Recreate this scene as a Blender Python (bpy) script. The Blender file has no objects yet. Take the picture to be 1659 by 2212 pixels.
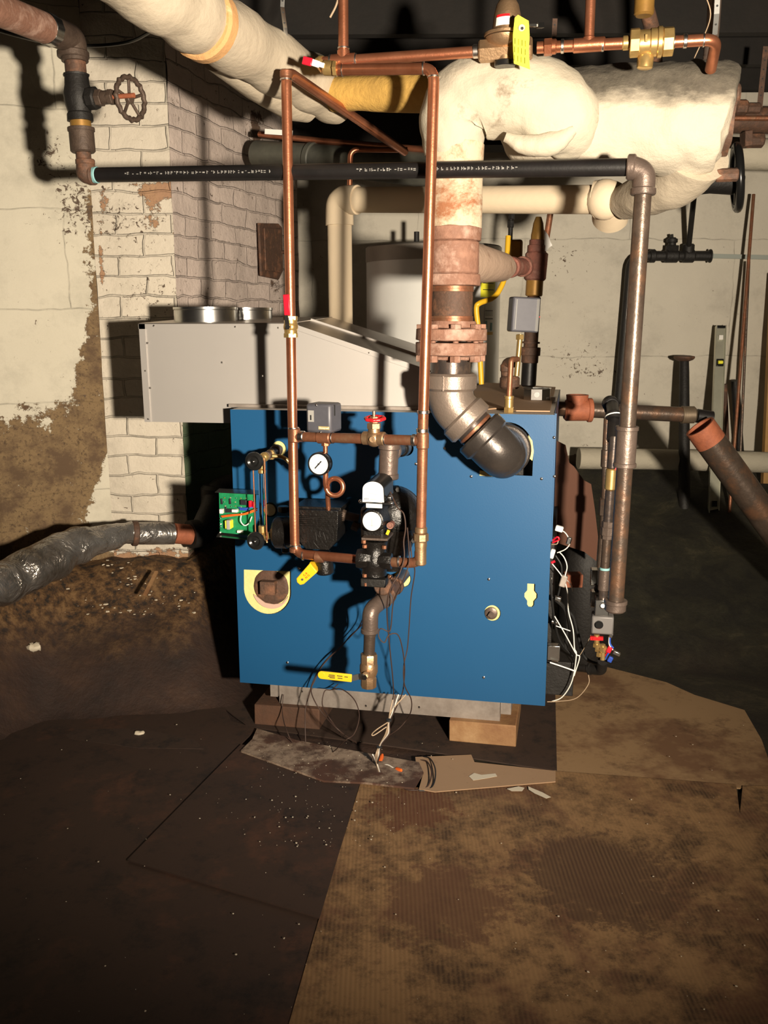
import bpy, bmesh, math, random
from mathutils import Vector, Matrix, noise
random.seed(7)
PI=math.pi
C=bpy.context.scene.collection
# ---------------------------------------------------------------- camera geometry
FPX=2000.0; CX,CY=829.5,1106.0
YAW,PIT,ROLL=.2012,.2037,-.0027
ZB=.168                                   # height of the jacket's lower edge
CAM=Vector((1.0732,-2.8087,1.2021+ZB))
FW=Vector((-math.sin(YAW)*math.cos(PIT),math.cos(YAW)*math.cos(PIT),-math.sin(PIT)))
_r0=Vector((math.cos(YAW),math.sin(YAW),0)); _u0=_r0.cross(FW)
RT=_r0*math.cos(ROLL)+_u0*math.sin(ROLL); UP=_u0*math.cos(ROLL)-_r0*math.sin(ROLL)
FH=Vector((-math.sin(YAW),math.cos(YAW),0)); RH=_r0
def U(px,py,Y=None,F=None,X=None,Z=None):
    d=FW+RT*((px-CX)/FPX)+UP*((CY-py)/FPX)
    if Y is not None: t=(Y-CAM.y)/d.y
    elif X is not None: t=(X-CAM.x)/d.x
    elif Z is not None: t=(Z-CAM.z)/d.z
    else: t=F/d.dot(FH)
    return CAM+d*t
def Q(px,py,F): return U(px,py,F=F)
def P(px,py,Y): return U(px,py,Y=Y)
def PL(*a): return [U(x,y,Y=d) for x,y,d in a]
def QL(*a): return [U(x,y,F=d) for x,y,d in a]
def proj(p):
    d=p-CAM; z=d.dot(FW); return (CX+FPX*d.dot(RT)/z, CY-FPX*d.dot(UP)/z)
def mpp(p): return (p-CAM).dot(FW)/FPX        # metres per pixel there
def RF(r,F,z): v=CAM+RH*r+FH*F; return Vector((v.x,v.y,z))
def clamp(x,a=0.,b=1.): return max(a,min(b,x))
def interp(x,t):
    if x<=t[0][0]: return t[0][1]
    for (a,b),(c,d) in zip(t,t[1:]):
        if x<=c: return b+(d-b)*(x-a)/(c-a)
    return t[-1][1]
# ---------------------------------------------------------------- mesh building
def frame(ax):
    ax=Vector(ax).normalized(); h=Vector((0,0,1)) if abs(ax.z)<.9 else Vector((1,0,0))
    a=h.cross(ax).normalized(); b=ax.cross(a); return a,b,ax
def rounded(pts,R,n=6):
    pts=[Vector(p) for p in pts]; out=[pts[0]]
    for i in range(1,len(pts)-1):
        a,b,c=pts[i-1],pts[i],pts[i+1]; u=(a-b); v=(c-b)
        r=R[i-1] if isinstance(R,(list,tuple)) else R
        ang=u.angle(v)
        if ang>PI-.02: out.append(b); continue
        d=min(r/math.tan(ang/2),u.length*.49,v.length*.49)
        p=b+u.normalized()*d; q=b+v.normalized()*d
        for k in range(n+1):
            t=k/n; out.append(p*(1-t)**2+b*2*t*(1-t)+q*t*t)
    out.append(pts[-1]); return out
def smoothpath(pts,n=6):
    pts=[Vector(p) for p in pts]; out=[]
    e=[pts[0]*2-pts[1]]+pts+[pts[-1]*2-pts[-2]]
    for i in range(1,len(e)-2):
        a,b,c,d=e[i-1:i+3]
        for k in range(n):
            t=k/n; out.append(.5*((2*b)+(c-a)*t+(2*a-5*b+4*c-d)*t*t+(3*b-a-3*c+d)*t**3))
    out.append(pts[-1]); return out
class MB:
    def __init__(s): s.b=bmesh.new()
    def ring(s,c,a,b,r,n,ph=0): return [s.b.verts.new(c+a*(math.cos(2*PI*k/n+ph)*r)+b*(math.sin(2*PI*k/n+ph)*r)) for k in range(n)]
    def skin(s,rings,caps=True,closed=False):
        n=len(rings[0]); m=len(rings)
        for i in range(m if closed else m-1):
            A,B=rings[i],rings[(i+1)%m]
            for k in range(n): s.b.faces.new((A[k],A[(k+1)%n],B[(k+1)%n],B[k]))
        if caps and not closed: s.b.faces.new(rings[0][::-1]); s.b.faces.new(rings[-1])
    def tube(s,pts,r,n=16,caps=True):
        pts=[Vector(p) for p in pts]; q=[pts[0]]
        rr=[r[0]] if isinstance(r,(list,tuple)) else None
        for i,p in enumerate(pts[1:],1):
            if (p-q[-1]).length>1e-5:
                q.append(p)
                if rr: rr.append(r[i])
        pts=q; m=len(pts); rings=[]; a=None
        for i in range(m):
            t=(pts[min(i+1,m-1)]-pts[max(i-1,0)]).normalized()
            if a is None: a,_,_=frame(t)
            a=(a-t*a.dot(t)).normalized(); b=t.cross(a)
            rings.append(s.ring(pts[i],a,b,rr[i] if rr else r,n))
        s.skin(rings,caps); return s
    def pipe(s,pts,r,R=None,n=16): return s.tube(rounded(pts,R if R is not None else r*2.2),r,n)
    def lathe(s,p,ax,prof,n=24,caps=True,ph=0):
        p=Vector(p); a,b,c=frame(ax); s.skin([s.ring(p+c*t,a,b,max(r,1e-5),n,ph) for t,r in prof],caps); return s
    def cyl(s,p,q,r,n=20):
        p=Vector(p);q=Vector(q); return s.lathe(p,q-p,[(0,r),((q-p).length,r)],n)
    def band(s,p,ax,r,L,n=20,ch=.15):
        p=Vector(p); ax=Vector(ax).normalized(); c=min(L*ch,r*.2)
        return s.lathe(p-ax*L/2,ax,[(0,r-c),(c,r),(L-c,r),(L,r-c)],n)
    def hexn(s,p,ax,r,L,n=6): return s.band(p,ax,r,L,n,.08)
    def box(s,c,sx,sy,sz,M=None):
        c=Vector(c); M=M or Matrix.Identity(3); v=[]
        for z in (-1,1):
            for y in (-1,1):
                for x in (-1,1): v.append(s.b.verts.new(c+M@Vector((x*sx/2,y*sy/2,z*sz/2))))
        for f in ((0,2,3,1),(4,5,7,6),(0,1,5,4),(2,6,7,3),(0,4,6,2),(1,3,7,5)): s.b.faces.new([v[i] for i in f])
        return s
    def bx(s,x0,x1,y0,y1,z0,z1): return s.box(((x0+x1)/2,(y0+y1)/2,(z0+z1)/2),abs(x1-x0),abs(y1-y0),abs(z1-z0))
    def bar(s,p,q,w,h,up=(0,0,1)):
        p=Vector(p);q=Vector(q); a=(q-p).normalized(); u=Vector(up); sd=a.cross(u).normalized(); u=sd.cross(a)
        return s.box((p+q)/2,(q-p).length,w,h,Matrix((a,sd,u)).transposed())
    def prism(s,poly,vec):
        vec=Vector(vec); A=[s.b.verts.new(Vector(p)) for p in poly]; B=[s.b.verts.new(Vector(p)+vec) for p in poly]
        n=len(A); s.b.faces.new(A[::-1]); s.b.faces.new(B)
        for k in range(n): s.b.faces.new((A[k],A[(k+1)%n],B[(k+1)%n],B[k]))
        return s
    def torus(s,c,ax,R,r,n=28,m=8,scal=0,sn=10):
        c=Vector(c); a,b,x=frame(ax); rings=[]
        for i in range(n):
            t=2*PI*i/n; d=a*math.cos(t)+b*math.sin(t); RR=R*(1+scal*math.cos(sn*t))
            rings.append([s.b.verts.new(c+d*(RR+r*math.cos(2*PI*k/m))+x*(r*math.sin(2*PI*k/m))) for k in range(m)])
        s.skin(rings,closed=True); return s
    def ball(s,c,r,sc=(1,1,1),M=None,u=20,v=12):
        M=M or Matrix.Identity(3)
        g=bmesh.ops.create_uvsphere(s.b,u_segments=u,v_segments=v,radius=r)
        for w in g['verts']: w.co=Vector(c)+M@Vector((w.co.x*sc[0],w.co.y*sc[1],w.co.z*sc[2]))
        return s
    def noise(s,amp,scale,seed=0):
        s.b.normal_update()
        mv=[(v,v.normal.copy()*(noise.noise(v.co*scale+Vector((seed,seed*2,0)))+.5*noise.noise(v.co*scale*2.3+Vector((seed,5,0))))*amp) for v in s.b.verts]
        for v,d in mv: v.co+=d
        return s
def mesh_of(mb,loc,name,mat,angle=38):
    bmesh.ops.recalc_face_normals(mb.b,faces=mb.b.faces)
    me=bpy.data.meshes.new(name)
    for v in mb.b.verts: v.co-=loc
    mb.b.to_mesh(me); mb.b.free(); me.materials.append(mat)
    for p in me.polygons: p.use_smooth=True
    me.set_sharp_from_angle(angle=math.radians(angle)); return me
def finish(o,bevel=None,sub=None):
    if bevel:
        m=o.modifiers.new('bevel','BEVEL'); m.width=bevel; m.segments=2; m.limit_method='ANGLE'
    return o
class T:
    def __init__(s,name,label,cat,loc,group=None):
        s.loc=Vector(loc); o=bpy.data.objects.new(name,None); o.empty_display_size=.05
        C.objects.link(o); o.location=s.loc; o['label']=label; o['category']=cat
        if group: o['group']=group
        s.o=o
    def part(s,name,mb,mat,parent=None,label=None,bevel=None,angle=38):
        o=bpy.data.objects.new(name,mesh_of(mb,s.loc,name,mat,angle)); C.objects.link(o); o.parent=parent or s.o
        if label: o['label']=label
        return finish(o,bevel)
    def mesh(s,name,me,mat,parent=None,label=None):
        o=bpy.data.objects.new(name,me); me.materials.clear(); me.materials.append(mat); C.objects.link(o); o.parent=parent or s.o
        if label: o['label']=label
        return o
def solo(name,label,cat,mb,mat,loc=None,group=None,bevel=None,kind=None):
    if loc is None:
        z=min(v.co.z for v in mb.b.verts); k=[v.co for v in mb.b.verts]
        loc=Vector((sum(v.x for v in k)/len(k),sum(v.y for v in k)/len(k),z))
    loc=Vector(loc); o=bpy.data.objects.new(name,mesh_of(mb,loc,name,mat)); C.objects.link(o); o.location=loc
    o['label']=label; o['category']=cat
    if group: o['group']=group
    if kind: o['kind']=kind
    return finish(o,bevel)
def struct(name,mb,mat,label=None,angle=38):
    o=bpy.data.objects.new(name,mesh_of(mb,Vector((0,0,0)),name,mat,angle)); C.objects.link(o); o['kind']='structure'
    if label: o['label']=label
    return o
def curve_mesh(splines,extr,fn,loc):
    cu=bpy.data.curves.new('c','CURVE'); cu.dimensions='2D'; cu.fill_mode='BOTH'; cu.extrude=extr
    for sp in splines:
        k=cu.splines.new('POLY'); k.points.add(len(sp)-1); k.use_cyclic_u=True
        for i,(x,y) in enumerate(sp): k.points[i].co=(x,y,0,1)
    ob=bpy.data.objects.new('c',cu); C.objects.link(ob); bpy.context.view_layer.update()
    me=bpy.data.meshes.new_from_object(ob.evaluated_get(bpy.context.evaluated_depsgraph_get()))
    bpy.data.objects.remove(ob); bpy.data.curves.remove(cu)
    for v in me.vertices: v.co=fn(v.co)-Vector(loc)
    b=bmesh.new(); b.from_mesh(me); bmesh.ops.recalc_face_normals(b,faces=b.faces); b.to_mesh(me); b.free()
    return me
def text_mesh(t,s,size,pos,right,up,mat,parent=None,name='lettering',extr=.0003,sx=1,label=None):
    cu=bpy.data.curves.new('t','FONT'); cu.body=s; cu.size=size; cu.extrude=extr; cu.align_x='CENTER'; cu.align_y='CENTER'
    ob=bpy.data.objects.new('t',cu); C.objects.link(ob); bpy.context.view_layer.update()
    me=bpy.data.meshes.new_from_object(ob.evaluated_get(bpy.context.evaluated_depsgraph_get()))
    bpy.data.objects.remove(ob); bpy.data.curves.remove(cu)
    right=Vector(right).normalized(); up=Vector(up).normalized(); nz=right.cross(up)
    for v in me.vertices: v.co=Vector(pos)+right*v.co.x*sx+up*v.co.y+nz*v.co.z-t.loc
    return t.mesh(name,me,mat,parent,label)
def circ(cx,cy,r,n=28,a0=0,a1=2*PI,sx=1.):
    return [(cx+sx*r*math.cos(a0+(a1-a0)*k/n),cy+r*math.sin(a0+(a1-a0)*k/n)) for k in range(n+(0 if a1-a0>6.2 else 1))]
# ---------------------------------------------------------------- materials
def nt(name):
    m=bpy.data.materials.new(name); m.use_nodes=True; t=m.node_tree; return m,t,t.nodes['Principled BSDF']
def lk(t,a,b): t.links.new(a,b)
def ramp(t,fac,stops):
    r=t.nodes.new('ShaderNodeValToRGB'); e=r.color_ramp.elements
    while len(e)<len(stops): e.new(.5)
    for i,(p,c) in enumerate(stops): e[i].position=p; e[i].color=(*c,1) if len(c)==3 else c
    lk(t,fac,r.inputs[0]); return r.outputs[0]
def nz(t,scale,detail=4,rough=.6,vec=None,dist=0):
    n=t.nodes.new('ShaderNodeTexNoise'); n.inputs['Scale'].default_value=scale; n.inputs['Detail'].default_value=detail
    n.inputs['Roughness'].default_value=rough; n.inputs['Distortion'].default_value=dist
    if vec is not None: lk(t,vec,n.inputs['Vector'])
    return n.outputs[0]
def mixc(t,f,a,b,mode='MIX'):
    m=t.nodes.new('ShaderNodeMix'); m.data_type='RGBA'; m.blend_type=mode
    for s,v in ((m.inputs[0],f),(m.inputs[6],a),(m.inputs[7],b)):
        if hasattr(v,'is_linked'): lk(t,v,s)
        elif isinstance(v,(tuple,list)): s.default_value=(*v,1)
        else: s.default_value=v
    return m.outputs[2]
def mth(t,op,a,b=0.,c=None,cl=False):
    m=t.nodes.new('ShaderNodeMath'); m.operation=op; m.use_clamp=cl
    for i,v in enumerate((a,b,c)):
        if v is None: continue
        if hasattr(v,'is_linked'): lk(t,v,m.inputs[i])
        else: m.inputs[i].default_value=v
    return m.outputs[0]
def bump(t,b,h,st,dist=.01):
    n=t.nodes.new('ShaderNodeBump'); n.inputs['Strength'].default_value=st; n.inputs['Distance'].default_value=dist
    lk(t,h,n.inputs['Height']); lk(t,n.outputs[0],b.inputs['Normal'])
def objv(t,sc=(1,1,1),rot=(0,0,0),src='Object'):
    c=t.nodes.new('ShaderNodeTexCoord'); m=t.nodes.new('ShaderNodeMapping'); lk(t,c.outputs[src],m.inputs[0])
    m.inputs['Scale'].default_value=sc; m.inputs['Rotation'].default_value=rot; return m.outputs[0]
def mk(name,c1,c2=None,rough=.5,metal=0.,scale=20,lo=.35,hi=.65,bmp=0,bsc=60,c3=None,rv=0.,coat=0,spec=None,bd=.004):
    m,t,b=nt(name); v=objv(t)
    if c2 is None: b.inputs['Base Color'].default_value=(*c1,1)
    else:
        st=[(lo,c1),(hi,c2)]
        if c3: st=[(lo,c1),((lo+hi)/2,c2),(hi,c3)]
        f=nz(t,scale,6,.65,v); lk(t,ramp(t,f,st),b.inputs['Base Color'])
        if rv: lk(t,mth(t,'MULTIPLY_ADD',f,rv,rough-rv/2,True),b.inputs['Roughness'])
    if not(c2 is not None and rv): b.inputs['Roughness'].default_value=rough
    b.inputs['Metallic'].default_value=metal
    if coat: b.inputs['Coat Weight'].default_value=coat
    if spec is not None: b.inputs['Specular IOR Level'].default_value=spec
    if bmp: bump(t,b,nz(t,bsc,4,.6,v),bmp,bd)
    return m
# ---------------------------------------------------------------- material set
M={}
M['copper']=mk('copper',(.62,.25,.14),(.42,.15,.075),.32,.82,14,.3,.7,.1,120,rv=.1)
M['copper_dull']=mk('copper_dull',(.40,.16,.085),(.26,.11,.06),.45,.6,22,.3,.7,.15,120,c3=(.30,.17,.10))
M['solder']=mk('solder',(.75,.7,.66),rough=.3,metal=1)
M['brass']=mk('brass',(.72,.5,.2),(.5,.33,.12),.33,.75,25,.3,.7)
M['bronze']=mk('bronze',(.52,.34,.2),(.38,.24,.13),.42,.8,30,.3,.7,.2,150)
M['steel']=mk('steel_pipe',(.14,.115,.10),(.08,.065,.06),.3,.6,9,.3,.7,.12,90,c3=(.22,.15,.11),rv=.2)
M['steel_rust']=mk('steel_rusty',(.15,.11,.085),(.09,.065,.05),.36,.5,8,.3,.7,.25,80,c3=(.22,.11,.06))
M['fitting']=mk('malleable_fitting',(.19,.14,.115),(.12,.09,.075),.4,.5,18,.3,.7,.25,120)
M['fitting_bright']=mk('new_fitting',(.34,.27,.225),(.25,.2,.165),.4,.55,12,.3,.7,.25,160)
M['fitting_dark']=mk('oiled_elbow',(.10,.085,.075),(.065,.055,.05),.32,.6,12,.3,.7,.12,160)
M['rust']=mk('rust',(.36,.19,.13),(.24,.12,.08),.75,.1,18,.3,.7,.5,90,c3=(.48,.31,.24))
M['rust_dark']=mk('rust_dark',(.14,.07,.045),(.08,.045,.03),.7,.1,18,.3,.7,.5,90,c3=(.24,.11,.06))
M['rust_red']=mk('rust_red',(.30,.11,.08),(.18,.07,.05),.7,.1,18,.3,.7,.5,90,c3=(.36,.2,.15))
M['rust_orange']=mk('rust_orange',(.42,.13,.06),(.26,.08,.04),.7,.1,25,.3,.7,.4,90)
M['black_pipe']=mk('black_lacquer_pipe',(.008,.0075,.0075),(.014,.012,.012),.42,.0,12,.3,.7,.1,120)
M['black_iron']=mk('black_iron',(.006,.0055,.005),(.013,.011,.010),.3,.0,25,.3,.7,.5,120)
M['black_dull']=mk('black_dull_iron',(.008,.007,.006),(.015,.013,.012),.6,.1,25,.3,.7,.4,100)
M['black_plastic']=mk('black_plastic',(.012,.012,.012),rough=.25)
M['wheel_brown']=mk('old_wheel',(.11,.075,.055),(.06,.04,.03),.6,.3,30,.3,.7,.4,120)
M['white']=mk('white_plastic',(.85,.83,.78),rough=.45)
M['dial']=mk('dial_face',(.9,.9,.88),rough=.35)
M['ink']=mk('black_ink',(.02,.02,.02),rough=.6)
M['ink_grey']=mk('grey_ink',(.35,.34,.32),rough=.6)
M['red']=mk('red_paint',(.62,.015,.02),rough=.3)
M['redvinyl']=mk('red_vinyl',(.6,.01,.03),rough=.35)
M['yellow']=mk('yellow_vinyl',(.9,.55,.02),rough=.4)
M['tag_yellow']=mk('yellow_tag_card',(.9,.85,.05),rough=.6)
M['orange']=mk('orange_plastic',(.95,.16,.02),rough=.4)
M['blue_plastic']=mk('blue_plastic',(.02,.07,.4),rough=.4)
M['galv']=mk('galvanised',(.62,.62,.6),(.5,.5,.49),.25,1,40,.3,.7)
M['chrome']=mk('zinc_plated',(.75,.74,.72),rough=.2,metal=1)
M['grey_box']=mk('grey_enamel',(.10,.10,.118),(.088,.088,.105),.45,.1,50,.3,.7)
M['gold']=mk('gold_label',(.62,.5,.22),rough=.35,metal=.3)
M['green_pcb']=mk('circuit_green',(.01,.19,.07),(.015,.26,.1),.4,0,60,.4,.6)
M['chip']=mk('chip_black',(.02,.02,.025),rough=.4)
M['rubber']=mk('brown_wire',(.055,.03,.022),rough=.6)
M['tan_wire']=mk('tan_wire',(.45,.33,.22),rough=.5)
M['wire_white']=mk('white_wire',(.85,.82,.75),rough=.4)
M['wire_black']=mk('black_wire',(.015,.015,.015),rough=.4)
M['wire_blue']=mk('blue_wire',(.03,.1,.5),rough=.4)
M['insul']=mk('yellow_board',(.85,.76,.33),(.76,.66,.26),.85,0,40,.3,.7,.3,120)
M['gasket']=mk('pink_refractory',(.62,.42,.33),rough=.9)
M['yellow_hose']=mk('yellow_gas_tube',(.72,.42,.02),rough=.4)
M['ochre']=mk('ochre_brass',(.4,.22,.05),(.3,.16,.04),.45,.4,20)
M['teal']=mk('teal_tape',(.25,.5,.52),rough=.6)
M['wood']=mk('fir_wood',(.45,.28,.14),(.33,.18,.08),.7,0,8,.3,.7,.3,80,c3=(.22,.1,.045))
M['wood_brown']=mk('stained_wood',(.12,.055,.03),(.075,.04,.025),.8,0,14,.3,.7,.4,80)
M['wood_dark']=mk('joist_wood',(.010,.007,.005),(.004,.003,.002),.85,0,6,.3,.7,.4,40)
M['wood_yellow']=mk('plank_wood',(.42,.24,.08),(.3,.16,.05),.7,0,6,.3,.7,.2,40)
M['level']=mk('level_aluminium',(.62,.62,.5),(.52,.52,.42),.35,.6,10)
M['glass']=None
m,t,b=nt('gauge_glass'); b.inputs['Base Color'].default_value=(.9,.95,.95,1); b.inputs['Transmission Weight'].default_value=1; b.inputs['Roughness'].default_value=.03; b.inputs['IOR'].default_value=1.3; M['glass']=m
# blue enamel jacket
m,t,b=nt('blue_enamel'); v=objv(t); f=nz(t,3,3,.5,v)
lk(t,mixc(t,f,(.009,.078,.20),(.011,.092,.225)),b.inputs['Base Color']); b.inputs['Roughness'].default_value=.42
bump(t,b,nz(t,260,2,.5,v),.08,.001); M['blue']=m
# draft hood
m,t,b=nt('grey_sheet_metal'); v=objv(t); f=nz(t,2.5,4,.6,v)
lk(t,mixc(t,f,(.50,.475,.45),(.58,.55,.52)),b.inputs['Base Color']); b.inputs['Metallic'].default_value=.45; b.inputs['Roughness'].default_value=.48
bump(t,b,nz(t,350,2,.5,v),.08,.001); M['hood']=m
m,t,b=nt('galvalume_top'); v=objv(t,(1,8,1)); f=nz(t,5,5,.7,v)
lk(t,mixc(t,f,(.42,.38,.34),(.55,.5,.45)),b.inputs['Base Color']); b.inputs['Metallic'].default_value=.9; b.inputs['Roughness'].default_value=.35; M['hoodtop']=m
m,t,b=nt('grey_base_metal'); v=objv(t); f=nz(t,9,5,.7,v)
lk(t,ramp(t,f,[(.35,(.26,.22,.19)),(.65,(.42,.37,.33))]),b.inputs['Base Color']); b.inputs['Metallic'].default_value=.4; b.inputs['Roughness'].default_value=.5; M['base']=m
# plaster pipe insulation
def insul(name,c1,c2,dirt,sc=7,dl=.62,bs=.35,rib=0):
    m,t,b=nt(name); v=objv(t); f=nz(t,sc,6,.6,v); g=nz(t,sc*.45,8,.75,v,.4)
    col=mixc(t,f,c1,c2); k=ramp(t,g,[(dl-.04,(0,0,0)),(dl+.05,(1,1,1))]); col=mixc(t,k,col,dirt)
    lk(t,col,b.inputs['Base Color']); b.inputs['Roughness'].default_value=.85
    h=mth(t,'ADD',nz(t,sc*4,6,.7,v),mth(t,'MULTIPLY',nz(t,sc,3,.5,v),1.5)); bump(t,b,h,bs,.012); return m
M['plaster_ins']=insul('plaster_insulation',(.54,.49,.39),(.47,.42,.32),(.26,.21,.15),7,.62)
M['canvas']=insul('canvas_insulation',(.50,.43,.33),(.44,.375,.28),(.28,.22,.15),9,.66,.3)
M['cream_pipe']=insul('cream_pipe_cover',(.70,.58,.42),(.64,.52,.36),(.42,.27,.13),6,.66,.12)
M['drop_ins']=insul('flaking_cover',(.60,.52,.38),(.54,.44,.30),(.32,.13,.06),7,.53,.3)
M['old_wrap']=insul('grey_old_wrap',(.42,.38,.3),(.5,.46,.36),(.2,.17,.13),6,.6,.4)
M['fiberglass']=mk('amber_fibreglass',(.62,.38,.09),(.4,.24,.06),.9,0,6,.3,.7,.5,40,bd=.01)
# header with soot along the top surfaces
m,t,b=nt('sooty_plaster_insulation'); v=objv(t); f=nz(t,7,6,.6,v)
geo=t.nodes.new('ShaderNodeTexCoord'); sep=t.nodes.new('ShaderNodeSeparateXYZ'); lk(t,geo.outputs['Object'],sep.inputs[0])
h=mth(t,'MULTIPLY_ADD',sep.outputs[2],1.0,0.0); q=mth(t,'ADD',mth(t,'MULTIPLY',h,9.0),mth(t,'MULTIPLY',nz(t,5,6,.7,objv(t,(1,1,2.5))),1.3))
k=ramp(t,mth(t,'ADD',q,-.52,None),[(.2,(0,0,0)),(.62,(1,1,1))])
col=mixc(t,f,(.56,.50,.40),(.48,.42,.32)); col=mixc(t,k,col,mixc(t,nz(t,30,5,.7,v),(.03,.025,.02),(.19,.165,.125)))
lk(t,col,b.inputs['Base Color']); b.inputs['Roughness'].default_value=.85
bump(t,b,mth(t,'ADD',nz(t,26,6,.7,v),mth(t,'MULTIPLY',nz(t,7,3,.5,v),1.5)),.45,.014); M['sooty']=m
m,t,b=nt('foil_wrap'); v=objv(t); b.inputs['Base Color'].default_value=(.55,.54,.52,1); b.inputs['Metallic'].default_value=.75; b.inputs['Roughness'].default_value=.27
f=nz(t,6,5,.6,v); lk(t,mixc(t,ramp(t,f,[(.4,(0,0,0)),(.65,(1,1,1))]),(.36,.34,.32),(.13,.11,.09)),b.inputs['Base Color'])
bump(t,b,nz(t,9,4,.55,v,1.5),.8,.03); M['foil']=m
# painted brick / plaster / block
def walls(name,paint1,paint2,brown1,brown2,brick=None,bs=.5,green=False):
    m,t,b=nt(name); uv=objv(t,src='UV'); f=nz(t,5,6,.65,uv); col=mixc(t,f,paint1,paint2); col=mixc(t,ramp(t,nz(t,2.2,7,.75,uv),[(.5,(0,0,0)),(.68,(.5,.5,.5))]),col,tuple(x*.62 for x in paint2)); hgt=None
    def att(n):
        a=t.nodes.new('ShaderNodeAttribute'); a.attribute_name=n; return a.outputs['Fac']
    if brick:
        dv=t.nodes.new('ShaderNodeVectorMath'); dv.operation='ADD'; nn=t.nodes.new('ShaderNodeTexNoise'); nn.inputs['Scale'].default_value=7; lk(t,uv,nn.inputs['Vector'])
        sc=t.nodes.new('ShaderNodeVectorMath'); sc.operation='SCALE'; sc.inputs['Scale'].default_value=.04; lk(t,nn.outputs['Color'],sc.inputs[0]); lk(t,uv,dv.inputs[0]); lk(t,sc.outputs[0],dv.inputs[1])
        br=t.nodes.new('ShaderNodeTexBrick'); lk(t,dv.outputs[0],br.inputs['Vector']); br.inputs['Scale'].default_value=1
        br.inputs['Brick Width'].default_value=brick[0]; br.inputs['Row Height'].default_value=brick[1]; br.inputs['Mortar Size'].default_value=brick[2]; br.inputs['Mortar Smooth'].default_value=.6
        br.inputs['Color1'].default_value=(1,1,1,1); br.inputs['Color2'].default_value=(brick[3],)*3+(1,); br.inputs['Mortar'].default_value=(brick[4],brick[4]*.93,brick[4]*.85,1)
        br.inputs['Mortar'].default_value=(1,1,1,1); col=mixc(t,1.,col,br.outputs['Color'],'MULTIPLY')
        ln=mth(t,'MULTIPLY',br.outputs['Fac'],ramp(t,nz(t,6,5,.7,uv),[(.42,(.12,.12,.12)),(.62,(.75,.75,.75))]))
        col=mixc(t,ln,col,tuple(x*brick[4]*.5 for x in paint2)); hgt=mth(t,'SUBTRACT',1.,br.outputs['Fac'])
    if green:
        col=mixc(t,att('green'),col,mixc(t,nz(t,3,5,.7,uv),(.045,.10,.055),(.13,.16,.09)))
    # peeled areas
    s=mth(t,'ADD',att('stain'),mth(t,'MULTIPLY_ADD',nz(t,14,8,.78,uv),3.4,-1.7)); k=ramp(t,s,[(.44,(0,0,0)),(.52,(1,1,1))])
    g=nz(t,52,7,.8,uv); bc=ramp(t,g,[(.38,brown2),(.5,brown1),(.7,tuple(x*.6+y*.4 for x,y in zip(brown1,brown2)))])
    g2=nz(t,8,5,.7,uv); bc=mixc(t,ramp(t,g2,[(.45,(0,0,0)),(.6,(1,1,1))]),bc,tuple(x*1.5 for x in brown2))
    col=mixc(t,k,col,bc)
    sp=mth(t,'ADD',att('speck'),mth(t,'MULTIPLY_ADD',nz(t,42,6,.75,uv,.8),3.2,-1.6)); k2=ramp(t,sp,[(.16,(0,0,0)),(.26,(1,1,1))])
    col=mixc(t,k2,col,(.09,.06,.04))
    lk(t,col,b.inputs['Base Color']); b.inputs['Roughness'].default_value=.85
    hh=mth(t,'MULTIPLY_ADD',nz(t,30,6,.7,uv),.5,mth(t,'MULTIPLY',nz(t,9,4,.6,uv),.8)); hh=mth(t,'SUBTRACT',hh,mth(t,'MULTIPLY',k,.5))
    if hgt is not None: hh=mth(t,'MULTIPLY_ADD',hgt,.9,hh)
    bump(t,b,hh,bs,.012); return m
M['wall_left']=walls('peeling_plaster',(.66,.615,.50),(.57,.53,.425),(.22,.145,.07),(.07,.042,.022),(.62,.36,.003,.985,.95),.5)
M['brick_front']=walls('painted_brick',(.72,.65,.54),(.60,.54,.44),(.42,.25,.14),(.26,.15,.09),(.215,.078,.005,.96,.82),.8)
M['brick_side']=walls('painted_brick_mauve',(.70,.59,.52),(.58,.48,.43),(.16,.10,.065),(.09,.055,.04),(.215,.078,.005,.86,.8),.8,True)
M['wall_back']=walls('whitewashed_block',(.60,.56,.47),(.50,.465,.39),(.16,.12,.08),(.09,.06,.04),(1.1,.6,.003,.98,.95),.4)
# floor soil / concrete
m,t,b=nt('dirty_concrete'); v=objv(t); f=nz(t,3,8,.7,v); g=nz(t,26,6,.7,v)
a=t.nodes.new('ShaderNodeAttribute'); a.attribute_name='bank'
c1=ramp(t,f,[(.35,(.016,.009,.007)),(.55,(.036,.018,.012)),(.7,(.065,.032,.018))])
c2=ramp(t,g,[(.38,(.014,.009,.006)),(.5,(.085,.042,.015)),(.62,(.18,.10,.04))])
a2=t.nodes.new('ShaderNodeAttribute'); a2.attribute_name='dark_right'
c3=ramp(t,nz(t,4,8,.75,v,.5),[(.4,(.010,.009,.006)),(.55,(.024,.022,.012)),(.68,(.065,.055,.03))]); c2=mixc(t,a2.outputs['Fac'],c2,c3); c1=mixc(t,mth(t,'MULTIPLY',a2.outputs['Fac'],.8),c1,c3)  # ground colour turns darker and greener towards the right
lk(t,mixc(t,a.outputs['Fac'],c1,c2),b.inputs['Base Color']); b.inputs['Roughness'].default_value=.75
bump(t,b,g,.6,.012); M['floor']=m
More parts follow.
